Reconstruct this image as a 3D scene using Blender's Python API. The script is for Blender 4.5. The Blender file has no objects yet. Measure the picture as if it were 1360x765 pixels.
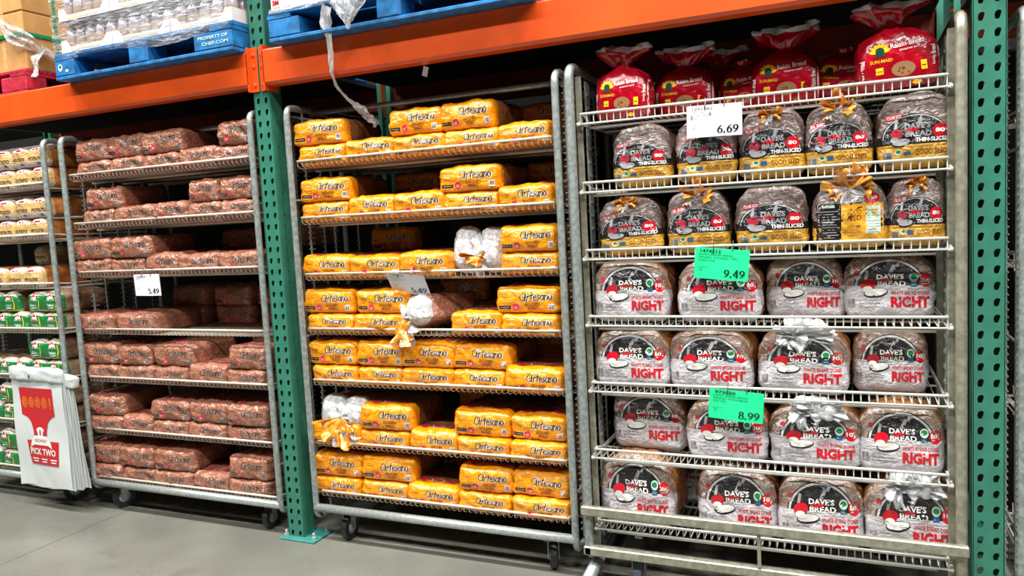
import bpy, math, random
from mathutils import Vector, Matrix, noise
from mathutils.bvhtree import BVHTree
PI = math.pi
C = bpy.context.scene.collection
sc = bpy.context.scene
# ------------------------------------------------------------------ camera
yaw, pitch, roll = 0.41451540, 0.0876842, -0.0525985
F = Vector((-math.sin(yaw)*math.cos(pitch), math.cos(yaw)*math.cos(pitch), -math.sin(pitch)))
Rr = Vector((math.cos(yaw), math.sin(yaw), 0)); U = Rr.cross(F)
c_, s_ = math.cos(roll), math.sin(roll)
R2_, U2_ = c_*Rr + s_*U, -s_*Rr + c_*U
cam = bpy.data.cameras.new('camera'); cam.lens = 1014.4/1360*36; cam.sensor_width = 36; cam.clip_start = .05
co = bpy.data.objects.new('camera', cam); C.objects.link(co); sc.camera = co
co.matrix_world = Matrix(((R2_.x, U2_.x, -F.x, 0), (R2_.y, U2_.y, -F.y, -2.73044), (R2_.z, U2_.z, -F.z, 1.41956), (0, 0, 0, 1)))
# ------------------------------------------------------------------ light
w = bpy.data.worlds.new('hall_ambience'); sc.world = w; w.use_nodes = True
w.node_tree.nodes['Background'].inputs[0].default_value = (.82, .9, 1, 1)
w.node_tree.nodes['Background'].inputs[1].default_value = .014
def lamp(x, y, z, sx, sy, p, tilt=0):
    l = bpy.data.lights.new('ceiling_strip_light', 'AREA'); l.shape = 'RECTANGLE'; l.size = sx; l.size_y = sy; l.energy = p
    l.color = (1, .985, .95)
    o = bpy.data.objects.new('ceiling_strip_light', l); C.objects.link(o); o.location = (x, y, z); o.rotation_euler = (tilt, 0, 0)
for x in (-7.2, -4.4, -1.6, 1.2, 4.0):
    lamp(x, -1.9, 6.6, 1.6, .35, 290)
    lamp(x + 1.2, -4.6, 6.6, 1.6, .4, 200)
sc.view_settings.view_transform = 'Standard'; sc.view_settings.look = 'None'; sc.view_settings.gamma = 1
sc.view_settings.use_curve_mapping = False
sc.view_settings.exposure = -0.05
# ------------------------------------------------------------------ node helpers
class E:
    def __init__(s, nt, k): s.nt = nt; s.k = k
    def op(s, o, b=None, c=None):
        n = s.nt.nodes.new('ShaderNodeMath'); n.operation = o
        for i, q in enumerate((s, b, c)):
            if q is None: continue
            if isinstance(q, E): s.nt.links.new(q.k, n.inputs[i])
            else: n.inputs[i].default_value = q
        return E(s.nt, n.outputs[0])
    def __add__(s, b): return s.op('ADD', b)
    def __sub__(s, b): return s.op('SUBTRACT', b)
    def __mul__(s, b): return s.op('MULTIPLY', b)
    def lt(s, b): return s.op('LESS_THAN', b)
    def gt(s, b): return s.op('GREATER_THAN', b)
    def sm(s, a, b):
        n = s.nt.nodes.new('ShaderNodeMapRange'); n.interpolation_type = 'SMOOTHSTEP'
        s.nt.links.new(s.k, n.inputs[0]); n.inputs[1].default_value = a; n.inputs[2].default_value = b
        return E(s.nt, n.outputs[0])
def srgb(r, g, b):
    f = lambda v: (v/255/12.92) if v/255 <= .04045 else ((v/255+.055)/1.055)**2.4
    return (f(r), f(g), f(b), 1)
class Mt:
    def __init__(s, name, col=(.5, .5, .5, 1), rough=.5, metal=0, coat=0, spec=.5):
        s.m = bpy.data.materials.new(name); s.m.use_nodes = True; s.nt = s.m.node_tree
        s.b = s.nt.nodes['Principled BSDF']; i = s.b.inputs
        i['Base Color'].default_value = col; i['Roughness'].default_value = rough; i['Metallic'].default_value = metal
        i['Coat Weight'].default_value = coat; i['Coat Roughness'].default_value = .12; i['Specular IOR Level'].default_value = spec
        s.tc = s.nt.nodes.new('ShaderNodeTexCoord'); s.col = None; s.m.diffuse_color = col
    def xyz(s):
        n = s.nt.nodes.new('ShaderNodeSeparateXYZ'); s.nt.links.new(s.tc.outputs['Object'], n.inputs[0])
        return [E(s.nt, n.outputs[i]) for i in range(3)]
    def noise(s, scale, detail=3, stretch=(1, 1, 1), rot=(0, 0, 0), dist=0, seed_obj=False, ridge=False):
        mp = s.nt.nodes.new('ShaderNodeMapping'); mp.inputs['Scale'].default_value = stretch; mp.inputs['Rotation'].default_value = rot
        s.nt.links.new(s.tc.outputs['Object'], mp.inputs[0])
        if seed_obj:
            oi = s.nt.nodes.new('ShaderNodeObjectInfo'); v = s.nt.nodes.new('ShaderNodeVectorMath'); v.operation = 'SCALE'
            cx = s.nt.nodes.new('ShaderNodeCombineXYZ')
            for k in range(3): s.nt.links.new(oi.outputs['Random'], cx.inputs[k])
            s.nt.links.new(cx.outputs[0], v.inputs[0]); v.inputs['Scale'].default_value = 7
            s.nt.links.new(v.outputs[0], mp.inputs['Location'])
        n = s.nt.nodes.new('ShaderNodeTexNoise'); n.inputs['Scale'].default_value = scale; n.inputs['Detail'].default_value = detail
        n.inputs['Distortion'].default_value = dist
        if ridge: n.noise_type = 'RIDGED_MULTIFRACTAL'
        s.nt.links.new(mp.outputs[0], n.inputs['Vector'])
        return E(s.nt, n.outputs['Fac'])
    def mix(s, fac, a, b):
        n = s.nt.nodes.new('ShaderNodeMix'); n.data_type = 'RGBA'
        if isinstance(fac, E): s.nt.links.new(fac.k, n.inputs[0])
        else: n.inputs[0].default_value = fac
        for q, i in ((a, 6), (b, 7)):
            if isinstance(q, tuple): n.inputs[i].default_value = q
            else: s.nt.links.new(q, n.inputs[i])
        return n.outputs[2]
    def setcol(s, k): s.nt.links.new(k, s.b.inputs['Base Color']); return s
    def setrough(s, e): s.nt.links.new(e.k, s.b.inputs['Roughness']); return s
    def bump(s, e, st=.3, dist=.01):
        n = s.nt.nodes.new('ShaderNodeBump'); n.inputs['Strength'].default_value = st; n.inputs['Distance'].default_value = dist
        s.nt.links.new(e.k, n.inputs['Height']); s.nt.links.new(n.outputs[0], s.b.inputs['Normal'])
        s.nt.links.new(n.outputs[0], s.b.inputs['Coat Normal']); return s
    def see(s, fac):
        t = s.nt.nodes.new('ShaderNodeBsdfTransparent'); mx = s.nt.nodes.new('ShaderNodeMixShader')
        if isinstance(fac, E): s.nt.links.new(fac.k, mx.inputs[0])
        else: mx.inputs[0].default_value = fac
        s.nt.links.new(t.outputs[0], mx.inputs[1]); s.nt.links.new(s.b.outputs[0], mx.inputs[2])
        s.nt.links.new(mx.outputs[0], s.nt.nodes['Material Output'].inputs[0]); return s
def plain(name, rgb, rough=.5, metal=0, coat=0, var=.12, vs=30, bump=0):
    c = srgb(*rgb); t = Mt(name, c, rough, metal, coat)
    n = t.noise(vs, 4)
    t.setcol(t.mix(n.sm(.35, .7), tuple(v*(1-var) for v in c[:3])+(1,), tuple(min(1, v*(1+var)) for v in c[:3])+(1,)))
    if bump: t.bump(n, bump, .004)
    return t.m
# ------------------------------------------------------------------ mesh builder
class MB:
    def __init__(s): s.v = []; s.f = []; s.m = []; s.mi = 0
    def add(s, vs, fs, M=None):
        o = len(s.v); s.v += [tuple(M @ Vector(p)) for p in vs] if M is not None else [tuple(p) for p in vs]
        s.f += [tuple(i+o for i in f) for f in fs]; s.m += [s.mi]*len(fs); return s
    def box(s, x0, x1, y0, y1, z0, z1, M=None, bev=0):
        if bev:
            b = min(bev, (x1-x0)/3, (y1-y0)/3, (z1-z0)/3)
            vs = []; 
            for X, sx in ((x0, 1), (x1, -1)):
                for Y, sy in ((y0, 1), (y1, -1)):
                    for Z, sz in ((z0, 1), (z1, -1)):
                        vs += [(X, Y+sy*b, Z+sz*b), (X+sx*b, Y, Z+sz*b), (X+sx*b, Y+sy*b, Z)]
            idx = lambda i, j, k, a: ((i*2+j)*2+k)*3+a
            fs = []
            for i in (0, 1):
                q = [idx(i, 0, 0, 0), idx(i, 1, 0, 0), idx(i, 1, 1, 0), idx(i, 0, 1, 0)]; fs.append(q if i else q[::-1])
                q = [idx(0, i, 0, 1), idx(1, i, 0, 1), idx(1, i, 1, 1), idx(0, i, 1, 1)]; fs.append(q[::-1] if i else q)
                q = [idx(0, 0, i, 2), idx(1, 0, i, 2), idx(1, 1, i, 2), idx(0, 1, i, 2)]; fs.append(q if i else q[::-1])
            for i in (0, 1):
                for j in (0, 1):
                    fs.append([idx(i, j, 0, 0), idx(i, j, 1, 0), idx(i, j, 1, 1), idx(i, j, 0, 1)][::(1 if i != j else -1)])
                    fs.append([idx(i, 0, j, 0), idx(i, 1, j, 0), idx(i, 1, j, 2), idx(i, 0, j, 2)][::(-1 if i != j else 1)])
                    fs.append([idx(0, i, j, 1), idx(1, i, j, 1), idx(1, i, j, 2), idx(0, i, j, 2)][::(1 if i != j else -1)])
                    for k in (0, 1): fs.append([idx(i, j, k, 0), idx(i, j, k, 1), idx(i, j, k, 2)][::(-1 if (i+j+k) % 2 else 1)])
            return s.add(vs, fs, M)
        vs = [(x, y, z) for x in (x0, x1) for y in (y0, y1) for z in (z0, z1)]
        return s.add(vs, [(0, 1, 3, 2), (4, 6, 7, 5), (0, 4, 5, 1), (2, 3, 7, 6), (0, 2, 6, 4), (1, 5, 7, 3)], M)
    def tube(s, pts, r, n=6, M=None, cap=True, closed=False):
        P = [Vector(p) for p in pts]; L = len(P); rs = r if isinstance(r, (list, tuple)) else [r]*L
        vs = []; fs = []; up = None
        for i in range(L):
            if closed: t = P[(i+1) % L]-P[i-1]
            else: t = P[min(i+1, L-1)]-P[max(i-1, 0)]
            t.normalize()
            if up is None:
                up = Vector((0, 0, 1)) if abs(t.z) < .9 else Vector((1, 0, 0))
            a = up - t*up.dot(t); a.normalize(); up = a; b = t.cross(a)
            for k in range(n):
                q = 2*PI*(k+.5)/n; vs.append(P[i]+(a*math.cos(q)+b*math.sin(q))*rs[i])
        for i in range(L if closed else L-1):
            j = (i+1) % L
            for k in range(n):
                l = (k+1) % n; fs.append((i*n+k, i*n+l, j*n+l, j*n+k))
        if cap and not closed: fs += [tuple(range(n))[::-1], tuple((L-1)*n+k for k in range(n))]
        return s.add(vs, fs, M)
    def lathe(s, prof, n=16, M=None):
        vs = []; fs = []; L = len(prof)
        for r, z in prof:
            for k in range(n): q = 2*PI*k/n; vs.append((r*math.cos(q), r*math.sin(q), z))
        for i in range(L-1):
            for k in range(n): l = (k+1) % n; fs.append((i*n+k, i*n+l, (i+1)*n+l, (i+1)*n+k))
        fs += [tuple(range(n))[::-1], tuple((L-1)*n+k for k in range(n))]
        return s.add(vs, fs, M)
    def mesh(s, name, mats, smooth=False):
        me = bpy.data.meshes.new(name); me.from_pydata([tuple(v) for v in s.v], [], s.f)
        for m in (mats if isinstance(mats, (list, tuple)) else [mats]): me.materials.append(m)
        me.polygons.foreach_set('material_index', s.m)
        if smooth: me.polygons.foreach_set('use_smooth', [True]*len(s.f))
        me.update(); return me
    def build(s, name, mats, parent=None, loc=(0, 0, 0), rot=(0, 0, 0), smooth=False):
        return obj(name, s.mesh(name, mats, smooth), parent, loc, rot)
def obj(name, me, parent=None, loc=(0, 0, 0), rot=(0, 0, 0)):
    o = bpy.data.objects.new(name, me); C.objects.link(o); o.parent = parent; o.location = loc; o.rotation_euler = rot
    return o
def tag(o, label, cat, group=None):
    o['label'] = label; o['category'] = cat
    if group: o['group'] = group
    return o
def thing(name, label, cat, loc=(0, 0, 0), rot=(0, 0, 0), group=None):
    return tag(obj(name, None, None, loc, rot), label, cat, group)
def structure(o): o['kind'] = 'structure'; return o
def stuff(o): o['kind'] = 'stuff'; return o
def copy_tree(o, parent=None, sub=0):
    c = o.copy(); C.objects.link(c); c.parent = parent
    for ch in KIDS.get(o.name, []): copy_tree(ch, c)
    return c
KIDS = {}
def fillet(pts, rad, seg=4):
    P = [Vector(p) for p in pts]; out = [P[0]]
    for i in range(1, len(P)-1):
        a = (P[i-1]-P[i]).normalized()*rad; b = (P[i+1]-P[i]).normalized()*rad
        for k in range(seg+1):
            t = k/seg; out.append(P[i]+a*(1-t)**2+b*t**2)
    out.append(P[-1]); return out
# ------------------------------------------------------------------ flat print: shapes laid on a surface
TXT = {}
def text_poly(s, bold=0.0, shear=0.0):
    key = (s, bold, shear)
    if key not in TXT:
        cu = bpy.data.curves.new('t', 'FONT'); cu.body = s; cu.size = 1; cu.offset = bold; cu.shear = shear; cu.resolution_u = 2; cu.fill_mode = 'FRONT'
        o = bpy.data.objects.new('t', cu); C.objects.link(o)
        dg = bpy.context.evaluated_depsgraph_get(); me = bpy.data.meshes.new_from_object(o.evaluated_get(dg))
        vs = [(v.co.x, v.co.y) for v in me.vertices]; fs = [tuple(p.vertices) for p in me.polygons]
        x0 = min(v[0] for v in vs); x1 = max(v[0] for v in vs); y0 = min(v[1] for v in vs); y1 = max(v[1] for v in vs)
        TXT[key] = ([((x-x0)/(x1-x0), (y-y0)/(y1-y0)) for x, y in vs], fs)
        bpy.data.objects.remove(o); bpy.data.curves.remove(cu); bpy.data.meshes.remove(me)
    return TXT[key]
class Print:
    """flat shapes in a (u,v) plane, several inks; laid onto a surface by ray casting"""
    def __init__(s): s.v = []; s.f = []; s.m = []
    def poly(s, vs, fs, ink, lift=0):
        o = len(s.v); s.v += [(x, y, lift) for x, y in vs]; s.f += [tuple(i+o for i in f) for f in fs]; s.m += [ink]*len(fs); return s
    def text(s, t, x0, x1, y0, y1, ink, rot=0, bold=0, shear=0, lift=1):
        vs, fs = text_poly(t, bold, shear); cx, cy = (x0+x1)/2, (y0+y1)/2; c, q = math.cos(rot), math.sin(rot)
        o = []
        for u, v in vs:
            a, b = (u-.5)*(x1-x0), (v-.5)*(y1-y0); o.append((cx+a*c-b*q, cy+a*q+b*c))
        return s.poly(o, fs, ink, lift)
    def disc(s, cx, cy, rx, ry, ink, n=14, lift=0, rot=0):
        c, q = math.cos(rot), math.sin(rot)
        return s.poly([(cx, cy)]+[(cx+rx*math.cos(2*PI*k/n)*c-ry*math.sin(2*PI*k/n)*q, cy+rx*math.cos(2*PI*k/n)*q+ry*math.sin(2*PI*k/n)*c) for k in range(n)], [(0, k+1, (k+1) % n+1) for k in range(n)], ink, lift)
    def rect(s, x0, x1, y0, y1, ink, lift=0, rot=0, nx=1, ny=1):
        c, q = math.cos(rot), math.sin(rot); cx, cy = (x0+x1)/2, (y0+y1)/2; vs = []
        for j in range(ny+1):
            for i in range(nx+1):
                a, b = x0+(x1-x0)*i/nx-cx, y0+(y1-y0)*j/ny-cy; vs.append((cx+a*c-b*q, cy+a*q+b*c))
        return s.poly(vs, [(j*(nx+1)+i, j*(nx+1)+i+1, (j+1)*(nx+1)+i+1, (j+1)*(nx+1)+i) for j in range(ny) for i in range(nx)], ink, lift)
    def stroke(s, pts, wd, ink, lift=1, thin=None):
        vs = []; L = len(pts)
        for i, (x, y) in enumerate(pts):
            a, b = pts[max(i-1, 0)], pts[min(i+1, L-1)]; dx, dy = b[0]-a[0], b[1]-a[1]; l = math.hypot(dx, dy) or 1; dx /= l; dy /= l
            h = wd/2 if thin is None else (thin+(wd-thin)*abs(dy)**1.5)/2
            if i == 0: x -= dx*h*.5; y -= dy*h*.5
            if i == L-1: x += dx*h*.5; y += dy*h*.5
            vs += [(x-dy*h, y+dx*h), (x+dy*h, y-dx*h)]
        return s.poly(vs, [(2*i, 2*i+1, 2*i+3, 2*i+2) for i in range(L-1)], ink, lift)
    def lay(s, name, inks, put, parent=None, maxlen=.02, step=.0005):
        """put(x, y) -> point on the surface and its normal"""
        me = MB(); uvs = list(s.v); fs = []; ms = []
        for f, m in zip(s.f, s.m):
            for k in range(1, len(f)-1): fs.append((f[0], f[k], f[k+1])); ms.append(m)
        for it in range(3):     # split long triangles so that the print follows the creases
            mid = {}; nf = []; nm = []
            def mp(a, b):
                k = (min(a, b), max(a, b))
                if k not in mid:
                    A, B = uvs[a], uvs[b]
                    if math.hypot(A[0]-B[0], A[1]-B[1]) <= maxlen: mid[k] = None
                    else: uvs.append(((A[0]+B[0])/2, (A[1]+B[1])/2, A[2])); mid[k] = len(uvs)-1
                return mid[k]
            for (a, b, c), m in zip(fs, ms):
                ab, bc, ca = mp(a, b), mp(b, c), mp(c, a); n = sum(q is not None for q in (ab, bc, ca))
                if n == 0: t = [(a, b, c)]
                elif n == 3: t = [(a, ab, ca), (ab, b, bc), (ca, bc, c), (ab, bc, ca)]
                elif n == 1:
                    if ab is not None: t = [(a, ab, c), (ab, b, c)]
                    elif bc is not None: t = [(b, bc, a), (bc, c, a)]
                    else: t = [(c, ca, b), (ca, a, b)]
                else:
                    if ab is None: t = [(c, ca, bc), (ca, a, b), (ca, b, bc)]
                    elif bc is None: t = [(a, ab, ca), (ab, b, c), (ab, c, ca)]
                    else: t = [(b, bc, ab), (bc, c, a), (bc, a, ab)]
                nf += t; nm += [m]*len(t)
            if len(nf) == len(fs): break
            fs, ms = nf, nm
        vs = []
        for x, y, l in uvs:
            p, n = put(x, y); vs.append(p+n*(.0008+step*l))
        me.v = vs; me.f = fs; me.m = ms
        return me.build(name, inks, parent)
def caster(me, w, h, y0=-1.0):
    """lays a print on the front (-y) of a mesh standing on z=0; x in -w/2..w/2, y in 0..h"""
    t = BVHTree.FromPolygons([v.co.copy() for v in me.vertices], [tuple(p.vertices) for p in me.polygons])
    def put(x, z):
        hit, n, _, _ = t.ray_cast(Vector((x, y0, z)), Vector((0, 1, 0)))
        if hit is None: hit = t.find_nearest(Vector((x, -.2, z)))[0]
        return hit, Vector((0, -1, 0))
    return put
def top_caster(me):
    t = BVHTree.FromPolygons([v.co.copy() for v in me.vertices], [tuple(p.vertices) for p in me.polygons])
    def put(x, y):
        hit, n, _, _ = t.ray_cast(Vector((x, y, 1)), Vector((0, 0, -1)))
        if hit is None: hit = t.find_nearest(Vector((x, y, .1)))[0]
        return hit, Vector((0, 0, 1))
    return put
# hand-drawn letters: strokes in a unit em
def arc(cx, cy, rx, ry, a0, a1, n=9): return [(cx+rx*math.cos(math.radians(a0+(a1-a0)*k/n)), cy+ry*math.sin(math.radians(a0+(a1-a0)*k/n))) for k in range(n+1)]
SCRIPT = {'A': (.95, [arc(.4, .55, .36, .52, 60, 350, 10)+[(.72, .9)], [(.72, 1.08), (.66, .5), (.74, .04), (.86, .02)]]),
 'r': (.42, [[(0, .7), (.03, 0)], [(.03, .42), (.16, .66), (.34, .66)]]), 't': (.4, [[(.2, 1.15), (.13, .5), (.15, 0)], [(-.08, .72), (.42, .82)]]),
 'e': (.48, [[(.05, .36), (.3, .42), (.4, .56), (.26, .72), (.08, .58), (.04, .22), (.18, .0), (.42, .1)]]),
 's': (.42, [[(.34, .68), (.14, .68), (.08, .5), (.3, .32), (.3, .1), (.1, -.02), (-.04, .08)]]),
 'a': (.56, [arc(.22, .34, .2, .34, 50, 340, 8), [(.42, .7), (.4, .3), (.46, .02), (.54, .04)]]),
 'n': (.52, [[(0, .7), (.03, 0)], [(.03, .42), (.2, .7), (.36, .62), (.38, .02)]]), 'o': (.5, [arc(.2, .34, .21, .36, 90, 470, 12)]),
 'K': (.6, [[(.05, 1), (0, 0)], [(.5, .9), (.05, .45), (.55, 0)]]), 'i': (.22, [[(.05, .65), (.06, 0)]]), 'l': (.24, [[(.08, 1.05), (.05, 0)]])}
def script(p, word, x0, x1, y0, y1, wd, ink, rot=0, thin=None, lift=1, slant=0, dx=0, dy=0):
    adv = sum(SCRIPT[c][0] for c in word); x = 0; c_, q = math.cos(rot), math.sin(rot); cx, cy = (x0+x1)/2, (y0+y1)/2
    for c in word:
        for st in SCRIPT[c][1]:
            o = []
            for a, b in st:
                X = ((x+a+slant*b)/adv-.5)*(x1-x0); Y = (b-.5)*(y1-y0); o.append((cx+dx+X*c_-Y*q, cy+dy+X*q+Y*c_))
            p.stroke(o, wd, ink, lift, thin)
        x += SCRIPT[c][0]
DIG = {'6': [arc(.3, .3, .22, .28, 0, 360, 14), [(.52, .93), (.36, .9), (.2, .7), (.09, .42), (.08, .3)]], '9': [arc(.3, .68, .22, .27, 0, 360, 14), [(.08, .06), (.24, .09), (.42, .3), (.52, .55), (.52, .68)]],
 '8': [arc(.3, .26, .24, .25, 0, 360, 14), arc(.3, .75, .19, .21, 0, 360, 12)], '5': [[(.5, .95), (.16, .95)], [(.15, .95), (.12, .55)], [(.12, .55)]+arc(.28, .3, .26, .28, 110, -150, 10)],
 '4': [[(.42, .0), (.42, .98)], [(.42, .98), (.04, .3)], [(.02, .27), (.6, .27)]], '.': [[(.1, .02), (.1, .12)]]}
def price(p, t, x0, x1, y0, y1, ink, rot=0, lift=1):
    adv = [.34 if c == '.' else .68 for c in t]; k = (x1-x0)/sum(adv); x = x0; cx, cy = (x0+x1)/2, (y0+y1)/2; c_, q = math.cos(rot), math.sin(rot)
    for c, a in zip(t, adv):
        for st in DIG[c]:
            o = []
            for u, v in st: X = x+u*k-cx; Y = y0+v*(y1-y0)-cy; o.append((cx+X*c_-Y*q, cy+X*q+Y*c_))
            p.stroke(o, .19*k, ink, lift, .07*k)
        x += a*k
# ------------------------------------------------------------------ materials
M = {}
M['galv'] = plain('galvanised_steel', (150, 158, 154), .36, .35, 0, .22, 60, .15)
M['bright'] = plain('bright_steel', (178, 184, 180), .30, .45, 0, .15, 80)
M['wire_cream'] = plain('cream_coated_wire', (214, 206, 190), .35, .1, .3, .1, 50)
M['wire_white'] = plain('white_coated_wire', (214, 214, 206), .3, .05, .4, .08, 50)
M['beige_tube'] = plain('beige_painted_tube', (158, 156, 138), .38, .45, .1, .2, 40, .1)
M['green'] = plain('green_rack_paint', (50, 118, 98), .42, 0, .2, .10, 14, .1)
M['orange'] = plain('orange_rack_paint', (228, 82, 20), .38, 0, .25, .10, 6, .08)
M['orange_shade'] = plain('shade_darkened_orange_paint', (146, 50, 20), .6, 0, 0, .2, 6, .08)  # orange rack paint with the rear beams' shade darkened into its colour
M['blue'] = plain('blue_pallet_paint', (8, 104, 164), .6, 0, 0, .35, 24, .5)
M['red_pallet'] = plain('red_pallet_paint', (176, 26, 52), .6, 0, 0, .3, 24, .5)
M['raw_wood'] = plain('raw_wood', (168, 128, 92), .75, 0, 0, .3, 30, .4)
M['rubber'] = plain('black_rubber', (34, 34, 36), .6, 0, 0, .3, 40)
M['grey_rubber'] = plain('grey_rubber', (96, 104, 124), .5, 0, 0, .2, 40)
M['card'] = plain('brown_cardboard', (186, 136, 78), .8, 0, 0, .10, 12, .1)
M['white_card'] = plain('white_cardboard', (214, 206, 204), .7, 0, 0, .05, 12)
M['strap'] = plain('green_strapping', (16, 128, 84), .35, 0, .3, .1, 12)
M['dark'] = plain('dark_blocker_and_deck', (12, 10, 10), .9, 0, 0, .3, 4)
M['plate'] = plain('green_base_plate', (52, 128, 120), .45, 0, .1, .1, 30, .2)
M['paper'] = plain('white_card_paper', (228, 232, 240), .6, 0, 0, .02, 8)
M['green_paper'] = plain('bright_green_card', (20, 232, 150), .6, 0, 0, .02, 8)
INK = {}
for k, c in dict(black=(18, 17, 18), white=(232, 230, 226), red=(196, 16, 34), pink=(206, 30, 72), brown=(120, 52, 10), grey=(150, 150, 152), darkgrey=(78, 76, 78),
                 green=(28, 120, 70), blue=(38, 92, 140), yellow=(240, 190, 30), orange=(232, 120, 20), tan=(150, 112, 76), gold=(226, 160, 40), palegreen=(190, 214, 196),
                 dimred=(170, 44, 62), forest=(10, 58, 40), pinkgrey=(206, 186, 178)).items():
    INK[k] = Mt('ink_'+k, srgb(*c), .3, 0, .5).m
def film(name, rgb=(236, 238, 240), op=.45, sc_=40, st=.9):
    t = Mt(name, srgb(*rgb), .16, 0, .8); n = t.noise(sc_, 5, dist=1.5)
    t.bump(n, st, .01); t.see(n.sm(.3, .75)*.5 + (op-.2)); return t.m
M['film'] = film('clear_crumpled_film'); M['film_lobe'] = film('cloudy_crumpled_film', (236, 238, 240), .8)
t_ = Mt('milky_crumpled_film', srgb(238, 240, 242), .38, 0, .25); n_ = t_.noise(40, 4, dist=1); t_.bump(n_, .5, .005)
tl_ = t_.nt.nodes.new('ShaderNodeBsdfTranslucent'); tl_.inputs[0].default_value = (.8, .82, .84, 1); mx_ = t_.nt.nodes.new('ShaderNodeMixShader'); mx_.inputs[0].default_value = .35
t_.nt.links.new(t_.b.outputs[0], mx_.inputs[1]); t_.nt.links.new(tl_.outputs[0], mx_.inputs[2]); t_.nt.links.new(mx_.outputs[0], t_.nt.nodes['Material Output'].inputs[0]); M['film_white'] = t_.m
M['film_thin'] = film('thin_stretch_film', (238, 240, 244), .42, 30)
M['film_yellow'] = Mt('orange_printed_film', srgb(240, 160, 44), .22, 0, .6)
n_ = M['film_yellow'].noise(30, 4); M['film_yellow'].bump(n_, .5, .006)
M['film_yellow'].setcol(M['film_yellow'].mix(n_.sm(.4, .7), srgb(226, 132, 20), srgb(250, 190, 92))); M['film_yellow'] = M['film_yellow'].m
M['film_red'] = Mt('red_printed_film', srgb(170, 8, 30), .2, 0, .7); n_ = M['film_red'].noise(34, 4, dist=.8); M['film_red'].bump(n_, .5, .006)
M['film_red'].setcol(M['film_red'].mix(n_.sm(.4, .75), srgb(150, 4, 24), srgb(190, 14, 40))); M['film_red'] = M['film_red'].m
def loaf_skin(name, kind, W, D, H):
    """printed plastic over bread: the print is only colour, the creases are relief, some with painted sheen"""
    t = Mt(name, (.5, .3, .1, 1), .22, 0, .65); x, y, z = t.xyz()
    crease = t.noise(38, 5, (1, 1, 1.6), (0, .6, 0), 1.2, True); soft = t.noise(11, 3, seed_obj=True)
    bread = t.mix(soft.sm(.35, .65), srgb(146, 92, 52), srgb(180, 126, 84))
    front = y.lt(-D/2+.03)
    fold = t.noise(13, 3, (1, 1, 1.5), (0, .7, 0), 1.0, True, True)
    if kind == 'yellow':
        edge = (y + soft*.05 - .025).lt(-D/2+.055)
        bread = t.mix(soft.sm(.35, .65), srgb(112, 66, 34), srgb(150, 98, 60))
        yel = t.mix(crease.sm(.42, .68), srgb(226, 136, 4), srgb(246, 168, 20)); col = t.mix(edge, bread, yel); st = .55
    elif kind == 'brown':
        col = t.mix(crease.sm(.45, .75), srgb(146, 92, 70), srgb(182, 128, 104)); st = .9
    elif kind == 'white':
        dome = t.mix(soft.sm(.35, .65), srgb(128, 98, 80), srgb(160, 134, 118)); dome = t.mix(crease.sm(.48, .7), dome, srgb(198, 190, 186))  # pale film sheen painted along the creases of the clear top
        band = z.lt(H*.524); wht = t.mix(crease.sm(.45, .8), srgb(196, 190, 194), srgb(222, 220, 222))
        ex = (x - W*.01)*(1/(W*.36)); ez = (z - H*.49)*(1/(H*.385)); rr = ex*ex + ez*ez
        c = t.mix(band, dome, wht)
        c = t.mix(rr.lt(1.24)*z.gt(H*.49), c, srgb(22, 20, 22)); c = t.mix(rr.lt(1.15)*z.gt(H*.49), c, srgb(196, 194, 194))
        c = t.mix(rr.lt(1.0)*z.gt(H*.524), c, srgb(26, 24, 27)); c = t.mix(rr.lt(1.24)*z.lt(H*.524), c, wht)
        side = t.mix(z.lt(H*.5)*y.lt(-D/2+.06), bread, wht)
        col = t.mix(front, side, c); st = .8
    elif kind == 'seed':
        dome = t.mix(soft.sm(.35, .65), srgb(104, 84, 78), srgb(140, 122, 118)); dome = t.mix(crease.sm(.5, .72), dome, srgb(188, 184, 184))  # clear top again gets pale sheen painted on its creases
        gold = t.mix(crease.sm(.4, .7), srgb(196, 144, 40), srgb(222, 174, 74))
        ex = (x + W*.0)*(1/(W*.42)); ez = (z - H*.40)*(1/(H*.29)); rr = ex*ex + ez*ez
        c = t.mix(z.lt(H*.43), dome, srgb(30, 24, 26)); c = t.mix(rr.lt(1.18)*z.gt(H*.40), c, srgb(20, 18, 20)); c = t.mix(rr.lt(1.1)*z.gt(H*.40), c, srgb(176, 176, 176))
        c = t.mix(rr.lt(1.02)*z.gt(H*.34), c, srgb(24, 22, 26)); c = t.mix(z.lt(H*.32), c, gold)
        side = t.mix(z.lt(H*.32)*y.lt(-D/2+.05), t.mix(soft.sm(.35, .65), srgb(88, 60, 44), srgb(120, 92, 76)), gold)
        col = t.mix(front, side, c); st = .8
    elif kind == 'potato':
        crust = t.mix(soft.sm(.35, .65), srgb(150, 86, 40), srgb(190, 120, 64))
        c = t.mix(z.lt(H*.8), srgb(196, 176, 170), srgb(206, 170, 112)); c = t.mix(z.lt(H*.28), c, srgb(196, 176, 160)); col = t.mix(y.lt(-D/2+.04), crust, c); st = .6
    elif kind == 'green':
        crust = t.mix(soft.sm(.35, .65), srgb(120, 86, 60), srgb(168, 140, 116))
        c = t.mix(z.lt(H*.82), srgb(180, 172, 160), srgb(20, 118, 58)); c = t.mix(z.lt(H*.14), c, srgb(150, 170, 60)); col = t.mix(y.lt(-D/2+.035), crust, c); st = .6
    t.setcol(col); t.bump(crease + fold*.55, st, .010); return t.m
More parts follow.
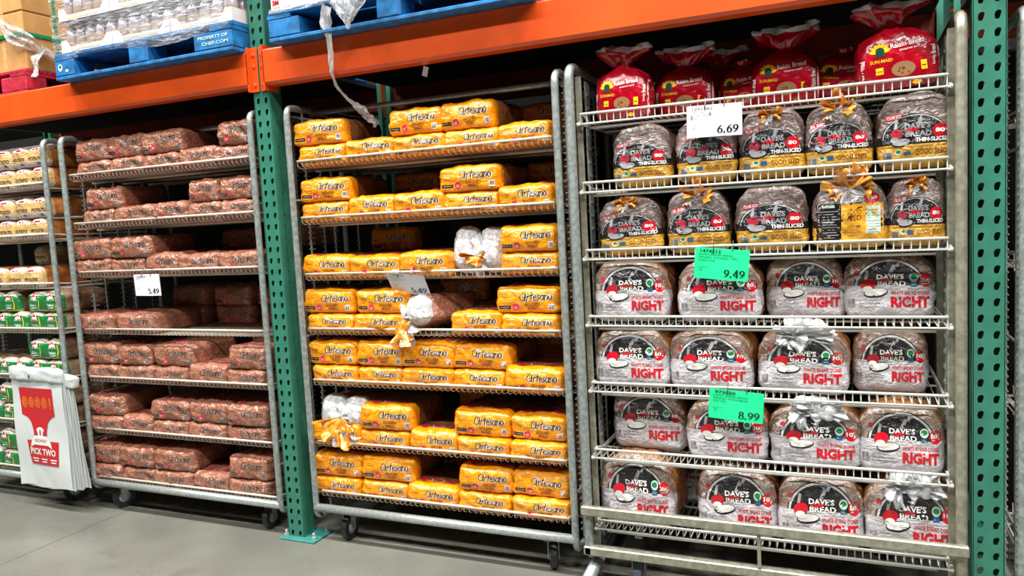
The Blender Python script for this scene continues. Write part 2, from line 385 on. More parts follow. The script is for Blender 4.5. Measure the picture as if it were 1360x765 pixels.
# ------------------------------------------------------------------ soft bag shapes
def grid_axis(n):
    return [math.sin((k/n-.5)*PI)*.35+(k/n-.5)*2*.65 for k in range(n+1)]
def soft_box(W, D, H, seed, nx=26, ny=12, nz=14, rad=.022, crink=.004, bulge=.008, shape=None):
    """closed pillow-like bag, origin at the middle of its base"""
    vi = {}; me = MB(); axs = (grid_axis(nx), grid_axis(ny), grid_axis(nz)); off = Vector((seed*3.17, seed*1.9, seed*.7))
    def vert(i, j, k):
        key = (i, j, k)
        if key in vi: return vi[key]
        a, b, c = axs[0][i], axs[1][j], axs[2][k]
        p = Vector((a*W/2, b*D/2, c*H/2)); q = Vector((max(-W/2+rad, min(W/2-rad, p.x)), max(-D/2+rad, min(D/2-rad, p.y)), max(-H/2+rad, min(H/2-rad, p.z))))
        n = p-q; n = n.normalized() if n.length > 1e-9 else Vector((0, -1, 0)); p = q+n*rad
        p.y += -bulge*(1-a*a)*(1-c*c)*(1 if b < 0 else -1)*abs(b); p.z += bulge*.8*(1-a*a)*(1-b*b)*(c > 0)*c; p.x += bulge*.5*(1-c*c)*(1-b*b)*a
        if shape: p = shape(p, a, b, c)
        s = p*17+off; fd = abs(noise.noise(Vector((p.x*9+p.z*16, p.y*9, p.z*5-p.x*7))+off)); r = (.22-min(fd, .22))*5.0 + noise.noise(s)*1.2 + (abs(noise.noise(s*1.9+Vector((9, 2, 4))))-.25)*1.5 + (.3-abs(noise.noise(Vector((s.x*1.2+s.z*1.4, s.y, s.z*.5-s.x*.4))*1.7)))*1.1
        damp = 1 if c > -.9 else .3
        p = p+n*(crink*r*damp)
        me.v.append(Vector((p.x, p.y, max(0, p.z+H/2)))); vi[key] = len(me.v)-1; return vi[key]
    def quad(*k): me.f.append(tuple(vert(*q) for q in k)); me.m.append(me.mi)
    for i in range(nx):
        for k in range(nz):
            quad((i, 0, k), (i+1, 0, k), (i+1, 0, k+1), (i, 0, k+1)); quad((i, ny, k+1), (i+1, ny, k+1), (i+1, ny, k), (i, ny, k))
        for j in range(ny):
            quad((i, j+1, 0), (i+1, j+1, 0), (i+1, j, 0), (i, j, 0)); quad((i, j, nz), (i+1, j, nz), (i+1, j+1, nz), (i, j+1, nz))
    for j in range(ny):
        for k in range(nz):
            quad((0, j+1, k), (0, j, k), (0, j, k+1), (0, j+1, k+1)); quad((nx, j, k), (nx, j+1, k), (nx, j+1, k+1), (nx, j, k+1))
    return me
def ruffle(r0, r1, a0, a1, pleats, seed, amp=.016, nr=7, na=46, lean=0, curl=0, mi_edge=None):
    """crumpled fan of film opening from a knot at the origin, facing -y; angles in degrees from +x towards +z"""
    rnd = random.Random(seed); ph = [rnd.uniform(0, 6.3) for _ in range(4)]; me = MB(); vs = []
    for i in range(nr+1):
        t = i/nr
        for k in range(na+1):
            q = math.radians(a0+(a1-a0)*k/na); cq, sq = math.cos(q), math.sin(q)
            R = r0+(r1-r0)*t*max(.5, .85+.55*noise.noise(Vector((cq*1.6+seed, sq*1.6, 2)))+.25*noise.noise(Vector((cq*5, sq*5+seed, 4))))
            y = amp*(t**.8)*(2.2*noise.noise(Vector((cq*pleats*.32+seed, sq*pleats*.32, t)))+1.3*noise.noise(Vector((cq*pleats*.8, sq*pleats*.8+seed, t*2)))) + lean*t + curl*t*t
            n = noise.noise_vector(Vector((R*math.cos(q)*30+seed, y*20, R*math.sin(q)*30)))*(.016*t)
            vs.append(Vector((R*math.cos(q), y, R*math.sin(q)))+n)
    fs = [(i*(na+1)+k, i*(na+1)+k+1, (i+1)*(na+1)+k+1, (i+1)*(na+1)+k) for i in range(nr) for k in range(na)]
    me.add(vs, fs)
    if mi_edge is not None: me.m = [mi_edge if i == nr-1 else 0 for i in range(nr) for k in range(na)]
    return me
ORD = ['first', 'second', 'third', 'fourth', 'fifth', 'sixth', 'seventh']
SHELF = ['top shelf', 'second shelf down', 'third shelf down', 'fourth shelf down', 'fifth shelf down', 'sixth shelf down', 'bottom shelf']
def clone(proto, loc, rz=0, sx=1, sz=1, label=None, group=None, rx=0, ry=0, sy=1):
    o = copy_tree(proto); o.location = loc; o.rotation_euler = (rx, ry, rz); o.scale = (sx, sy, sz)
    if label: o['label'] = label
    if group: o['group'] = group
    return o
def proto_done(root, kids):
    """keeps a built sample as the source of copies; the sample itself is removed in the end"""
    KIDS[root.name] = kids; PROTOS.append(root); return root
PROTOS = []
# ---- yellow / brown artisan packs
PW, PD, PH = .24, .31, .105
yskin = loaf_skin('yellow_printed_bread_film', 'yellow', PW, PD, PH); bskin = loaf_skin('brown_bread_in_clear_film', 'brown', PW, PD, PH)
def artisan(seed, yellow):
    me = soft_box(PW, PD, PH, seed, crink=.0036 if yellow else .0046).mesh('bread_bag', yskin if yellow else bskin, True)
    root = tag(obj('bread_bag', me), 'bread', 'bread'); put = caster(me, PW, PH); kids = []
    r = random.Random(seed); rot = r.uniform(-.02, .05); dx = r.uniform(-.006, .006)
    p = Print(); ink = [INK['white'] if yellow else INK['pinkgrey'], INK['black']]
    script(p, 'Artesano', -.028+dx, .096+dx, .055, .082, .0064 if yellow else .005, 0, rot, lift=0, slant=.12, dx=.0010, dy=-.0008)
    script(p, 'Artesano', -.028+dx, .096+dx, .055, .082, .0038, 1, rot, lift=1, slant=.12)
    kids.append(p.lay('brand_lettering', ink, put, root, .012))
    p = Print(); p.disc(-.04, .029, .0135, .0135, 0, 16); p.stroke([(-.046, .026), (-.042, .032), (-.038, .026), (-.034, .031)], .0015, 1, 1)
    p.stroke([(-.047, .023), (-.034, .0235)], .001, 1, 1)
    kids.append(p.lay('round_badge', [INK['pink'], INK['white']], put, root))
    p = Print(); p.rect(-.106, -.060, .021, .034, 0, 0, nx=3); p.rect(-.101, -.065, .026, .029, 1, 1, nx=2)
    kids.append(p.lay('black_band', [INK['black'], INK['grey']], put, root))
    p = Print(); p.rect(.086, .106, .016, .040, 0, 0)
    for k in range(6): p.rect(.0885+k*.0028, .0885+k*.0028+(.0012, .002)[k % 2], .020, .037, 1, 1)
    kids.append(p.lay('barcode', [INK['white'] if yellow else INK['grey'], INK['darkgrey']], put, root))
    if yellow:
        p = Print(); p.text('GOLDEN', -.004, .052, .034, .046, 0, rot, .02); p.text('WHEAT', .004, .046, .018, .031, 0, rot, .02)
        for k in range(4): p.stroke([(-.094+k*.008, .066+.003*(k % 2)), (-.089+k*.008, .071-.004*(k % 2)), (-.085+k*.008, .065)], .0012, 0, 0)
        kids.append(p.lay('variety_lettering', [INK['brown']], put, root))
    tp = top_caster(me); p = Print()
    for cx, rx in ((0, .026), (-.066, .02), (.068, .02)):
        if cx == 0: p.disc(cx, -PD/2+.06, rx*1.12, .0175, 1, 18)
        p.disc(cx, -PD/2+.06, rx, .0155, 0, 18, 1)
    kids.append(p.lay('top_badge', [INK['pink'], INK['white']], tp, root))
    return proto_done(root, kids)
yellow_p = [artisan(s, True) for s in range(1, 6)]; brown_p = [artisan(s, False) for s in range(6, 10)]
# ---- tied-end artisan pack: its gathered end faces the aisle
def tied_pack(small=False):
    root = thing('bread_bag', 'tied', 'bread'); kids = []
    kids.append(obj('bread', soft_box(PW, .26, .115, 31, crink=.003).mesh('bread', bskin, True), root, (0, .05, 0)))
    for s in (-1, 1):
        def lobe(p, a, b, c, s=s): return p
        m = soft_box(.125, .10, .125, 40+s, 12, 8, 12, .05, .006, .004)
        kids.append(m.build('gathered_film', M['film_lobe'], root, (s*.06, -.085, 0), smooth=True))
    kids.append(ruffle(.004, .06 if small else .12, 150 if small else 190, 390 if small else 350, 9, 5, .022, lean=-.03).build('film_tail', M['film_yellow'], root, (0, -.145, .052), smooth=True))
    if small: kids[-1].scale = (1, 1, .45)
    kids.append(ruffle(.004, .06 if small else .13, 215, 320, 8, 8, .02, lean=-.02).build('clear_tail', M['film'], root, (.01, -.14, .05), smooth=True))
    kids.append(ruffle(.002, .05, 0, 360, 9, 9, .012, lean=.02).build('film_knot', M['film_white'], root, (0, -.15, .056), smooth=True))
    return proto_done(root, kids)
tied_p = tied_pack(); tied_small = tied_pack(True)
# ---- white organic loaves
WW, WD, WH = .27, .30, .20
def dome(W, H, k=.16):
    def f(p, a, b, c):
        z = (p.z+H/2)/H
        p.z -= H*k*max(0, z-.45)/.55*abs(p.x/(W/2))**2.6; p.x *= 1-.05*max(0, z-.7)/.3; return p
    return f
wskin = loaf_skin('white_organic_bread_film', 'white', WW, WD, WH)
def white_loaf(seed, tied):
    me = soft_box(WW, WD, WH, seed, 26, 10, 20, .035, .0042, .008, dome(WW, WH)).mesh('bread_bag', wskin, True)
    root = tag(obj('bread_bag', me), 'bread', 'bread'); put = caster(me, WW, WH); kids = []
    X = lambda u: (u-.5)*WW
    Z = lambda v: (.15+.85*v)*WH
    p = Print(); r = .02
    for dx, ik in ((0, 0),):
        p.text("DAVE'S", X(.37), X(.67), Z(.545), Z(.64), 0, 0, .03, .0, 1); p.text('BREAD', X(.38), X(.69), Z(.43), Z(.52), 0, 0, .03, 0, 1)
    script(p, 'Killer', X(.40), X(.55), Z(.51), Z(.56), .0036, 1, .08, lift=2, slant=.2)
    p.rect(X(.515), X(.555), Z(.60), Z(.80), 2, 0, -.5, ny=3); p.rect(X(.585), X(.62), Z(.76), Z(.85), 2, 0, -.5)
    kids.append(p.lay('brand_lettering', [INK['white'], INK['red'], INK['grey']], put, root))
    p = Print()   # plain round emblem left of the name
    p.disc(X(.275), Z(.46), .024, .0165, 0, 14, 1, .2); p.disc(X(.36), Z(.325), .034, .011, 1, 16, 2, .12); p.disc(X(.36), Z(.315), .037, .0145, 2, 16, 1, .12); p.disc(X(.27), Z(.375), .016, .010, 1, 12, 2); p.rect(X(.24), X(.275), Z(.54), Z(.70), 3, 0, -.2)
    kids.append(p.lay('emblem', [INK['red'], INK['white'], INK['black'], INK['grey']], put, root))
    p = Print(); p.disc(X(.90), Z(.52), .0185, .0195, 0, 18); p.text('10', X(.85), X(.925), Z(.49), Z(.565), 1, 0, .04); p.text('g', X(.932), X(.947), Z(.475), Z(.51), 1, 0, .02); p.rect(X(.86), X(.94), Z(.458), Z(.468), 1, 1)
    kids.append(p.lay('round_badge', [INK['red'], INK['white']], put, root))
    p = Print(); p.disc(X(.775), Z(.575), .013, .0135, 1, 16); p.disc(X(.775), Z(.585), .0095, .0075, 0, 14, 1); p.rect(X(.74), X(.81), Z(.42), Z(.49), 2, 0); p.rect(X(.75), X(.80), Z(.45), Z(.458), 1, 1)
    kids.append(p.lay('organic_seal', [INK['green'], INK['palegreen'], INK['blue']], put, root))
    p = Print(); p.rect(X(.50), X(.93), Z(.375), Z(.379), 1, 0, nx=4); p.text('WHITE BREAD DONE', X(.525), X(.94), Z(.28), Z(.345), 0, 0, .015); p.text('RIGHT', X(.525), X(.945), Z(.06), Z(.25), 0, 0, .05)
    kids.append(p.lay('variety_lettering', [INK['red'], INK['darkgrey']], put, root))
    p = Print(); p.rect(X(.045), X(.125), Z(.05), Z(.21), 1, 0)
    for k in range(9): p.rect(X(.055), X(.118), Z(.06+k*.016), Z(.068+k*.016), 0, 1)
    kids.append(p.lay('barcode', [INK['darkgrey'], INK['grey']], put, root))
    p = Print()
    for k, s in enumerate(('SOFT AMERICAN-STYLE LOAF', 'NO BLEACHED FLOUR', '3 SUPER GRAINS')): p.text(s, X(.17), X((.46, .41, .38)[k]), Z(.055+k*.06), Z(.085+k*.06), 0)
    kids.append(p.lay('small_lettering', [INK['darkgrey']], put, root))
    p = Print(); p.text("DAVE'S", X(.80), X(.93), Z(.70), Z(.75), 0, -.5, .02); p.disc(X(.15), Z(.66), .008, .009, 1, 10); p.rect(X(.13), X(.17), Z(.56), Z(.62), 0, 0)
    kids.append(p.lay('faint_side_print', [INK['grey'], INK['dimred']], put, root))
    if tied:
        kids.append(ruffle(.004, .085, -35, 215, 10, seed, .03, lean=-.02).build('film_tail', M['film_white'], root, (.02, -WD/2+.012, WH*.90), smooth=True))
        kids[-1].scale = (1.05, 1, .55)
        kids.append(soft_box(.125, .05, .055, seed+9, 16, 8, 10, .024, .011, .006).build('crumpled_film', M['film_white'], root, (.01, -WD/2+.022, WH*.83), (0, .12, 0), True))
        kids.append(ruffle(.004, .055, 140, 420, 8, seed+3, .025, lean=-.02).build('film_knot', M['film_white'], root, (-.03, -WD/2+.0, WH*.92), smooth=True))
    return proto_done(root, kids)
white_p = [white_loaf(s, False) for s in (51, 52, 53, 54)]; whitet_p = [white_loaf(s, True) for s in (55, 56)]
# ---- seed loaves
SW, SD, SH = .215, .28, .225
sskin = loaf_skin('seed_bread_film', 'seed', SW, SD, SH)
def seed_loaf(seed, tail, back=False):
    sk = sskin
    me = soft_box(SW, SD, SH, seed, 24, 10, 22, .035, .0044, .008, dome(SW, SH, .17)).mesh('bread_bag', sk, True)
    root = tag(obj('bread_bag', me), 'bread', 'bread'); put = caster(me, SW, SH); kids = []
    X = lambda u: (u-.5)*SW
    Z = lambda v: v*.92*SH
    if back:
        p = Print(); p.rect(X(.04), X(.37), Z(.02), Z(.73), 0, 0, nx=5, ny=8); p.rect(X(.375), X(.93), Z(.02), Z(.72), 1, 0, nx=6, ny=8)
        p.rect(X(.06), X(.36), Z(.67), Z(.715), 2, 1, nx=4)
        for k in range(13): p.rect(X(.07), X(.34-.03*(k % 3)), Z(.10+k*.042), Z(.112+k*.042), 3, 1, nx=4)
        p.rect(X(.70), X(.89), Z(.24), Z(.68), 2, 1, nx=3, ny=5)
        for k in range(9): p.rect(X(.715), X(.875), Z(.26+k*.044), Z(.27+k*.044), 3, 2, nx=3)
        kids.append(p.lay('back_panel', [INK['black'], INK['gold'], INK['palegreen'], INK['grey']], put, root))
        p = Print(); p.text('THIN-SLICED', X(.36), X(.68), Z(.735), Z(.79), 0, .14, .02); p.disc(X(.79), Z(.80), .021, .018, 1, 16, 0, .2); p.text('80', X(.73), X(.85), Z(.775), Z(.83), 0, .14, .04, 0, 2)
        p.text('GOOD', X(.44), X(.64), Z(.55), Z(.63), 2, 0, .0, 0, 2); p.text('SEED', X(.44), X(.64), Z(.46), Z(.54), 2, 0, .0, 0, 2)
        for k in range(4): p.rect(X(.45-.02*k), X(.63), Z(.36-k*.03), Z(.367-k*.03), 2, 2, nx=3)
        kids.append(p.lay('variety_lettering', [INK['white'], INK['red'], INK['brown']], put, root))
    else:
        p = Print(); p.text("DAVE'S", X(.36), X(.70), Z(.565), Z(.65), 0, .0, .03); p.text('BREAD', X(.37), X(.72), Z(.455), Z(.535), 0, 0, .03)
        script(p, 'Killer', X(.38), X(.56), Z(.53), Z(.575), .0032, 1, .1, lift=2, slant=.2); p.rect(X(.55), X(.60), Z(.62), Z(.77), 0, 0, -.4)
        kids.append(p.lay('brand_lettering', [INK['grey'], INK['red']], put, root))
        p = Print(); p.disc(X(.25), Z(.50), .018, .0165, 0, 14, 1, .3); p.disc(X(.31), Z(.385), .026, .010, 3, 16, 2, .1); p.disc(X(.31), Z(.378), .029, .013, 2, 16, 1, .1); p.disc(X(.22), Z(.42), .012, .009, 3, 12, 2); p.rect(X(.225), X(.265), Z(.57), Z(.72), 3, 0, -.15)
        kids.append(p.lay('emblem', [INK['dimred'], INK['white'], INK['black'], INK['grey']], put, root))
        p = Print(); p.disc(X(.83), Z(.52), .022, .021, 0, 18); p.text('80', X(.765), X(.895), Z(.495), Z(.555), 1, 0, .04)
        kids.append(p.lay('round_badge', [INK['red'], INK['white']], put, root))
        p = Print(); p.text('THIN-SLICED', X(.50), X(.95), Z(.375), Z(.435), 0, 0, .03)
        p.text('GOOD SEED', X(.50), X(.92), Z(.20), Z(.275), 1, 0, .01)
        p.rect(X(.05), X(.95), Z(.315), Z(.321), 1, 0, nx=8)
        kids.append(p.lay('variety_lettering', [INK['white'], INK['brown'], INK['gold']], put, root))
        p = Print(); p.text('CLUB SIZE', X(.12), X(.32), Z(.725), Z(.77), 1, .12, .01, 0, 2); p.rect(X(.10), X(.34), Z(.71), Z(.785), 0, 0, .12, nx=3)
        kids.append(p.lay('size_flash', [INK['dimred'], INK['white']], put, root))
        p = Print(); p.rect(X(.06), X(.19), Z(.05), Z(.26), 1, 0)
        for k in range(10): p.rect(X(.07), X(.18), Z(.07+k*.018), Z(.08+k*.018), 0, 1)
        kids.append(p.lay('barcode', [INK['darkgrey'], INK['grey']], put, root))
        p = Print(); p.disc(X(.27), Z(.24), .010, .009, 1, 14); p.disc(X(.27), Z(.25), .007, .005, 0, 12, 1); p.rect(X(.34), X(.44), Z(.20), Z(.27), 2, 0)
        kids.append(p.lay('organic_seal', [INK['green'], INK['palegreen'], INK['blue']], put, root))
    if tail:
        k = tail
        kids.append(ruffle(.004, .075*k, -30, 215, 9, seed, .024, lean=-.02).build('orange_tail', M['film_yellow'], root, (.0, -SD/2+.0, SH*.87), smooth=True))
        kids.append(ruffle(.004, .04*k, 150, 390, 8, seed+2, .018, lean=-.01).build('clear_tail', M['film'], root, (-.01, -SD/2-.006, SH*.86), smooth=True))
    return proto_done(root, kids)
seed_p = [seed_loaf(61, .55), seed_loaf(62, .8), seed_loaf(63, 0), seed_loaf(64, .7)]; seedback_p = seed_loaf(65, 1.15, True)
# ---- raisin bread in red bags with a tied neck
def raisin(seed, tail=True):
    rnd = random.Random(seed); me = MB(); N = 40
    prof = [(0, .08, .05), (.004, .094, .062), (.03, .101, .068), (.09, .102, .07), (.135, .097, .066), (.155, .084, .058), (.170, .062, .046), (.182, .040, .032), (.190, .026, .022), (.197, .025, .020)]
    if tail: prof += [(.208, .042, .028), (.222, .064, .036), (.238, .078, .040), (.252, .084, .038), (.262, .082, .034), (.268, .078, .03)]
    else: prof += [(.205, .03, .022)]
    vs = []; L = len(prof)
    for i, (z, hx, hy) in enumerate(prof):
        e = 3.2 if z < .15 else (3.2-(z-.15)*18 if z < .2 else 2.0); e = max(e, 2)
        pl = 0 if z < .13 else min(1, (z-.13)/.07)
        for k in range(N):
            q = 2*PI*k/N; c, s = math.cos(q), math.sin(q); r = 1/((abs(c)**e+abs(s)**e)**(1/e)); r *= 1+.14*pl*math.sin(9*q+seed)+.07*pl*math.sin(17*q)
            x, y = hx*r*c, hy*r*s; n = noise.noise_vector(Vector((x*22+seed, y*22, z*22)))*(.007 if z < .2 else .022)
            vs.append((x+n.x, y+n.y, max(0, z+n.z*(i > 1)+.006*math.sin(3*q+seed)*(z > .21))))
    fs = [tuple(range(N))[::-1]]+[(i*N+k, i*N+(k+1) % N, (i+1)*N+(k+1) % N, (i+1)*N+k) for i in range(L-1) for k in range(N)]
    me.add(vs, fs); me.m = [0]+[1 if (tail and i >= L-3) else 0 for i in range(L-1) for k in range(N)]
    mm = me.mesh('bread_bag', [M['film_red'], M['film_white']], True); root = tag(obj('bread_bag', mm), 'bread', 'bread'); put = caster(mm, .2, .2); kids = []
    p = Print(); p.text('Raisin Bread', -.02, .062, .122, .137, 0, .08, .02); p.text('cinnamon swirl', .0, .05, .110, .117, 0, .08)
    p.text('Raisin Bread', .052, .112, .078, .090, 0, PI/2, .02); p.text('Raisin Bread', -.122, -.062, .062, .074, 0, PI/2-.1, .02)
    kids.append(p.lay('brand_lettering', [INK['white']], put, root))
    p = Print()
    for k in range(7):
        a = math.radians(15+k*25); p.disc(-.046+.016*math.cos(a), .112+.019*math.sin(a), .0105, .0055, 0, 8, 0, a)
    p.disc(-.046, .116, .011, .013, 1, 12, 1); p.rect(-.058, -.034, .10, .107, 1, 1)
    p.text('SUN-MAID', -.072, -.018, .082, .092, 0, -.02, .01); p.rect(-.060, -.042, .048, .068, 0, 0); p.rect(.048, .063, .044, .072, 0, 0); p.rect(-.057, -.045, .056, .058, 1, 1); p.rect(.051, .060, .055, .058, 1, 1)
    kids.append(p.lay('sunburst_mark', [INK['yellow'], INK['forest']], put, root))
    p = Print(); p.disc(.006, .055, .029, .022, 0, 18); 
    for k in range(7): a = k*.9; p.disc(.006+.004*k*math.cos(a)*.8, .055+.003*k*math.sin(a)*.8, .0035, .002, 1, 6, 1, a)
    p.disc(.036, .012, .012, .007, 2, 10)
    kids.append(p.lay('window_with_slice', [INK['tan'], INK['brown'], INK['yellow']], put, root))
    p = Print(); p.rect(.0925, .0965, .01, .135, 0, 0, -.01, ny=6); kids.append(p.lay('white_seam', [INK['white']], put, root))
    return proto_done(root, kids)
raisin_p = [raisin(71), raisin(72), raisin(73, False)]
# ---- potato and green-labelled twin packs on the far left cart
def twin(W, H):
    def f(p, a, b, c):
        z = max(0, (p.z+H/2)/H-.35)/.65; p.z -= H*.16*z*(1-abs(math.sin(2*PI*p.x/W))**.6); return p
    return f
TW, TD, TH = .262, .30, .115
pskin = loaf_skin('potato_bread_film', 'potato', TW, TD, TH); gskin = loaf_skin('green_label_bread_film', 'green', TW, TD, TH)
def twin_pack(seed, green):
    me = soft_box(TW, TD, TH, seed, 26, 10, 12, .025, .0035, .006, twin(TW, TH)).mesh('bread_bag', gskin if green else pskin, True)
    root = tag(obj('bread_bag', me), 'bread', 'bread'); put = caster(me, TW, TH); kids = []
    p = Print(); q = Print(); names = []
    for cx in (-.066, .066):
        if green:
            p.poly([(cx-.03, .066), (cx+.024, .066), (cx+.012, .096), (cx-.012, .100)], [(0, 1, 2, 3)], 1); p.poly([(cx-.02, .088), (cx+.012, .088), (cx-.004, .104)], [(0, 1, 2)], 0, 1)
            p.rect(cx-.024, cx+.018, .068, .074, 0, 1); q.text('Oatnut', cx-.03, cx+.022, .034, .05, 0, 0, .02); q.rect(cx-.028, cx+.02, .024, .028, 1, 0); q.stroke([(cx+.034, .02), (cx+.042, .05), (cx+.036, .085)], .008, 2, 0)
        else:
            q.text('POTATO', cx-.050, cx+.050, .038, .056, 0, 0, .03); p.rect(cx-.03, cx+.03, .086, .104, 1, 0, nx=3); p.rect(cx-.022, cx+.022, .091, .100, 0, 1, nx=3); p.disc(cx+.02, .017, .014, .010, 2, 10)
    if green:
        kids.append(p.lay('red_emblem', [INK['red'], INK['white']], put, root)); kids.append(q.lay('variety_lettering', [INK['palegreen'], INK['white'], INK['yellow']], put, root))
    else:
        kids.append(p.lay('brand_label', [INK['red'], INK['white'], INK['blue']], put, root)); kids.append(q.lay('variety_lettering', [INK['black']], put, root))
    return proto_done(root, kids)
potato_p = [twin_pack(81, False), twin_pack(82, False)]; green_p = [twin_pack(83, True), twin_pack(84, True)]
# ------------------------------------------------------------------ the hall: floor, added light blocker
conc = Mt('polished_concrete', srgb(148, 148, 140), .32); cn = conc.noise(1.3, 6, dist=.6); cf = conc.noise(60, 4); cb = conc.noise(4, 5, (1, 1, 1), (0, 0, .4), 1)
cc = conc.mix(cn.sm(.35, .7), srgb(104, 104, 97), srgb(122, 122, 112)); cc = conc.mix(cf.sm(.45, .8)*.5, cc, srgb(100, 100, 93))
fx, fy, fz = conc.xyz()
conc.setcol(conc.mix(cb.sm(.62, .75)*.4, cc, srgb(92, 86, 74))); conc.setrough(cb.sm(.3, .7)*.2+.22); conc.bump(cf, .05, .002)
fl = structure(obj('floor', None)); sub = MB(); sub.box(-9, 5, -9, 4, -.06, -.02); sub.build('joint_bed', plain('dark_joint_filler', (40, 38, 34), .9), fl)
for x0, x1 in ((-9, -6.52), (-6.515, -3.503), (-3.499, .95), (.954, 5)):
    MB().box(x0, x1, -9, 4, -.02, 0).build('concrete_slab', conc.m, fl)
structure(MB().box(-9, 5, 1.22, 1.27, 0, 6).build('added_light_blocker', M['dark']))  # added near-black panel that blocks light and keeps the interior dark
# ------------------------------------------------------------------ pallet-rack uprights with keyholes
PITCH = .0508
def cells(mb, W, n, hole, back, toW, z0):
    """perforated strip: n cells high; hole(theta)->radius; toW maps (u,v,depth)->xyz"""
    K = 12
    for i in range(n):
        zc = z0+(i+.5)*PITCH
        for cx, cw in ((-W/4, W/2), (W/4, W/2)) if back else ((0, W),):
            sk = 1 if cx <= 0 else -1; outer = []; hw, hh = cw/2, PITCH/2
            for k in range(3): outer.append((hw, -hh+2*hh*(k+.0)/3))
            for k in range(3): outer.append((hw-2*hw*k/3, hh))
            for k in range(3): outer.append((-hw, hh-2*hh*k/3))
            for k in range(3): outer.append((-hw+2*hw*k/3, -hh))
            inner = []
            for k in range(K):
                u, v = outer[k]; a = math.atan2(v, u); r = hole(a); inner.append((r*math.cos(a)+(.002*math.sin(a) if back else 0), r*math.sin(a)+(.004 if back else 0)))
            vs = [toW(cx+u, zc+v, 0) for u, v in outer]+[toW(cx+u, zc+v, 0) for u, v in inner]+[toW(cx+u, zc+v, .004) for u, v in inner]
            fs = [(k, (k+1) % K, K+(k+1) % K, K+k) for k in range(K)]+[(K+k, K+(k+1) % K, 2*K+(k+1) % K, 2*K+k) for k in range(K)]
            mb.add(vs, fs)
def keyhole(a): return .0088+.011*max(0, -math.sin(a))**5
def smallhole(a): return .0034+.0035*abs(math.sin(a))**3
def column(zoff, parent, y0, name, sgn=1):
    mb = MB(); Wc, Dc = .086, .075; z0 = zoff; n = 56
    cells(mb, Wc, n, keyhole, True, lambda u, v, d: (u, y0+sgn*d, v), z0)
    for s in (-1, 1):
        cells(mb, Dc-.006, n, smallhole, False, lambda u, v, d, s=s: (s*(Wc/2-d), y0+sgn*(Dc/2+u), v), z0)
        mb.box(s*Wc/2-.002, s*Wc/2+.002, y0 if sgn > 0 else y0-.006, y0+.006 if sgn > 0 else y0, z0, z0+n*PITCH)
        mb.box(s*(Wc/2-.012)-.012, s*(Wc/2-.012)+.012, y0+sgn*Dc-.002, y0+sgn*Dc+.002, z0, z0+n*PITCH)
    mb.box(-Wc/2, Wc/2, min(y0, y0+sgn*Dc), max(y0, y0+sgn*Dc), .008, z0+.0005)
    return mb.build(name, M['green'], parent)
def upright(x, label, flip=1):
    t = thing('rack_upright', label, 'upright', (x, 0, 0), group=None); zo = (1.956-PITCH/2) % PITCH
    column(zo, t, 0, 'perforated_post'); column(zo, t, 1.07, 'perforated_post', -1)
    for y in (-.035, .955): MB().box(-.075, .125, y, y+.15, 0, .009, bev=.002).build('base_plate', M['plate'], t)
    for bx, by in ((-.058, .0), (.100, .0), (.100, .095), (-.058, .095)):
        b = MB(); b.lathe([(.013, .009), (.013, .018), (.007, .018), (.007, .034), (.004, .036)], 6, Matrix.Translation((bx, by, 0))); b.build('anchor_bolt', M['bright'], t)
    z = .25
    while z < 1.9:
        MB().box(-.018, .018, .075, .995, z, z+.035).build('cross_brace', M['green'], t); z += 1.2
    return t
upright(-2.362, 'green perforated pallet rack post left of the yellow bread cart, bolted to floor')
upright(.402, 'green perforated pallet rack post at the right of the white loaf cart')
upright(-5.17, 'green perforated pallet rack post outside the far left bread cart')
# ------------------------------------------------------------------ orange beams
def beam(x0, x1, label, y0=-.03, y1=.04):
    t = thing('rack_beam', label, 'beam', ((x0+x1)/2, 0, 0)); h = (x1-x0)/2
    m = MB(); pr = [(y0, 2.078), (y0+.012, 2.066), (y1, 2.066), (y1, 2.215), (y0+.003, 2.218), (y0, 2.212)]
    n = len(pr); vs = [(s*h, a, b) for s in (-1, 1) for a, b in pr]; m.add(vs, [(k, n+k, n+(k+1) % n, (k+1) % n) for k in range(n)]+[tuple(range(n)), tuple(range(n, 2*n))[::-1]]); m.build('box_rail', M['orange' if y0 < .5 else 'orange_shade'], t)
    f = y0 < .5
    for s in (-1, 1):
        if f: yy0, yy1 = -.009, -.002
        else: yy0, yy1 = 1.072, 1.079
        k = MB(); xa, xb = (s*h, s*(h+.038)); k.box(min(xa, xb), max(xa, xb), yy0, yy1, 2.045, 2.238, bev=.004); k.box(s*h-.004, s*h+.004, min(y0, yy0), max(y1, .06 if f else yy1), 2.045, 2.238); k.build('end_connector', M['orange'], t)
        for z in (2.075, 2.155, 2.205):
            r = MB(); r.lathe([(.010, 0), (.009, .004), (.004, .006)], 10, Matrix.Translation((s*(h+.02), yy0 if f else yy1, z)) @ Matrix.Rotation(PI/2 if f else -PI/2, 4, 'X')); r.build('rivet', M['orange'], t)
    return t
beam(-2.319, .359, 'orange steel beam above the yellow and white bread carts')
beam(-5.083, -2.405, 'orange steel beam above the two left carts, carrying blue pallet')
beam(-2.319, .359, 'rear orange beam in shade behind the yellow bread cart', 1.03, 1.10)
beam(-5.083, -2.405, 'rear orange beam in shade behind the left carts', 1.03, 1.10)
beam(.445, 3.2, 'orange steel beam starting right of the right-hand green post')
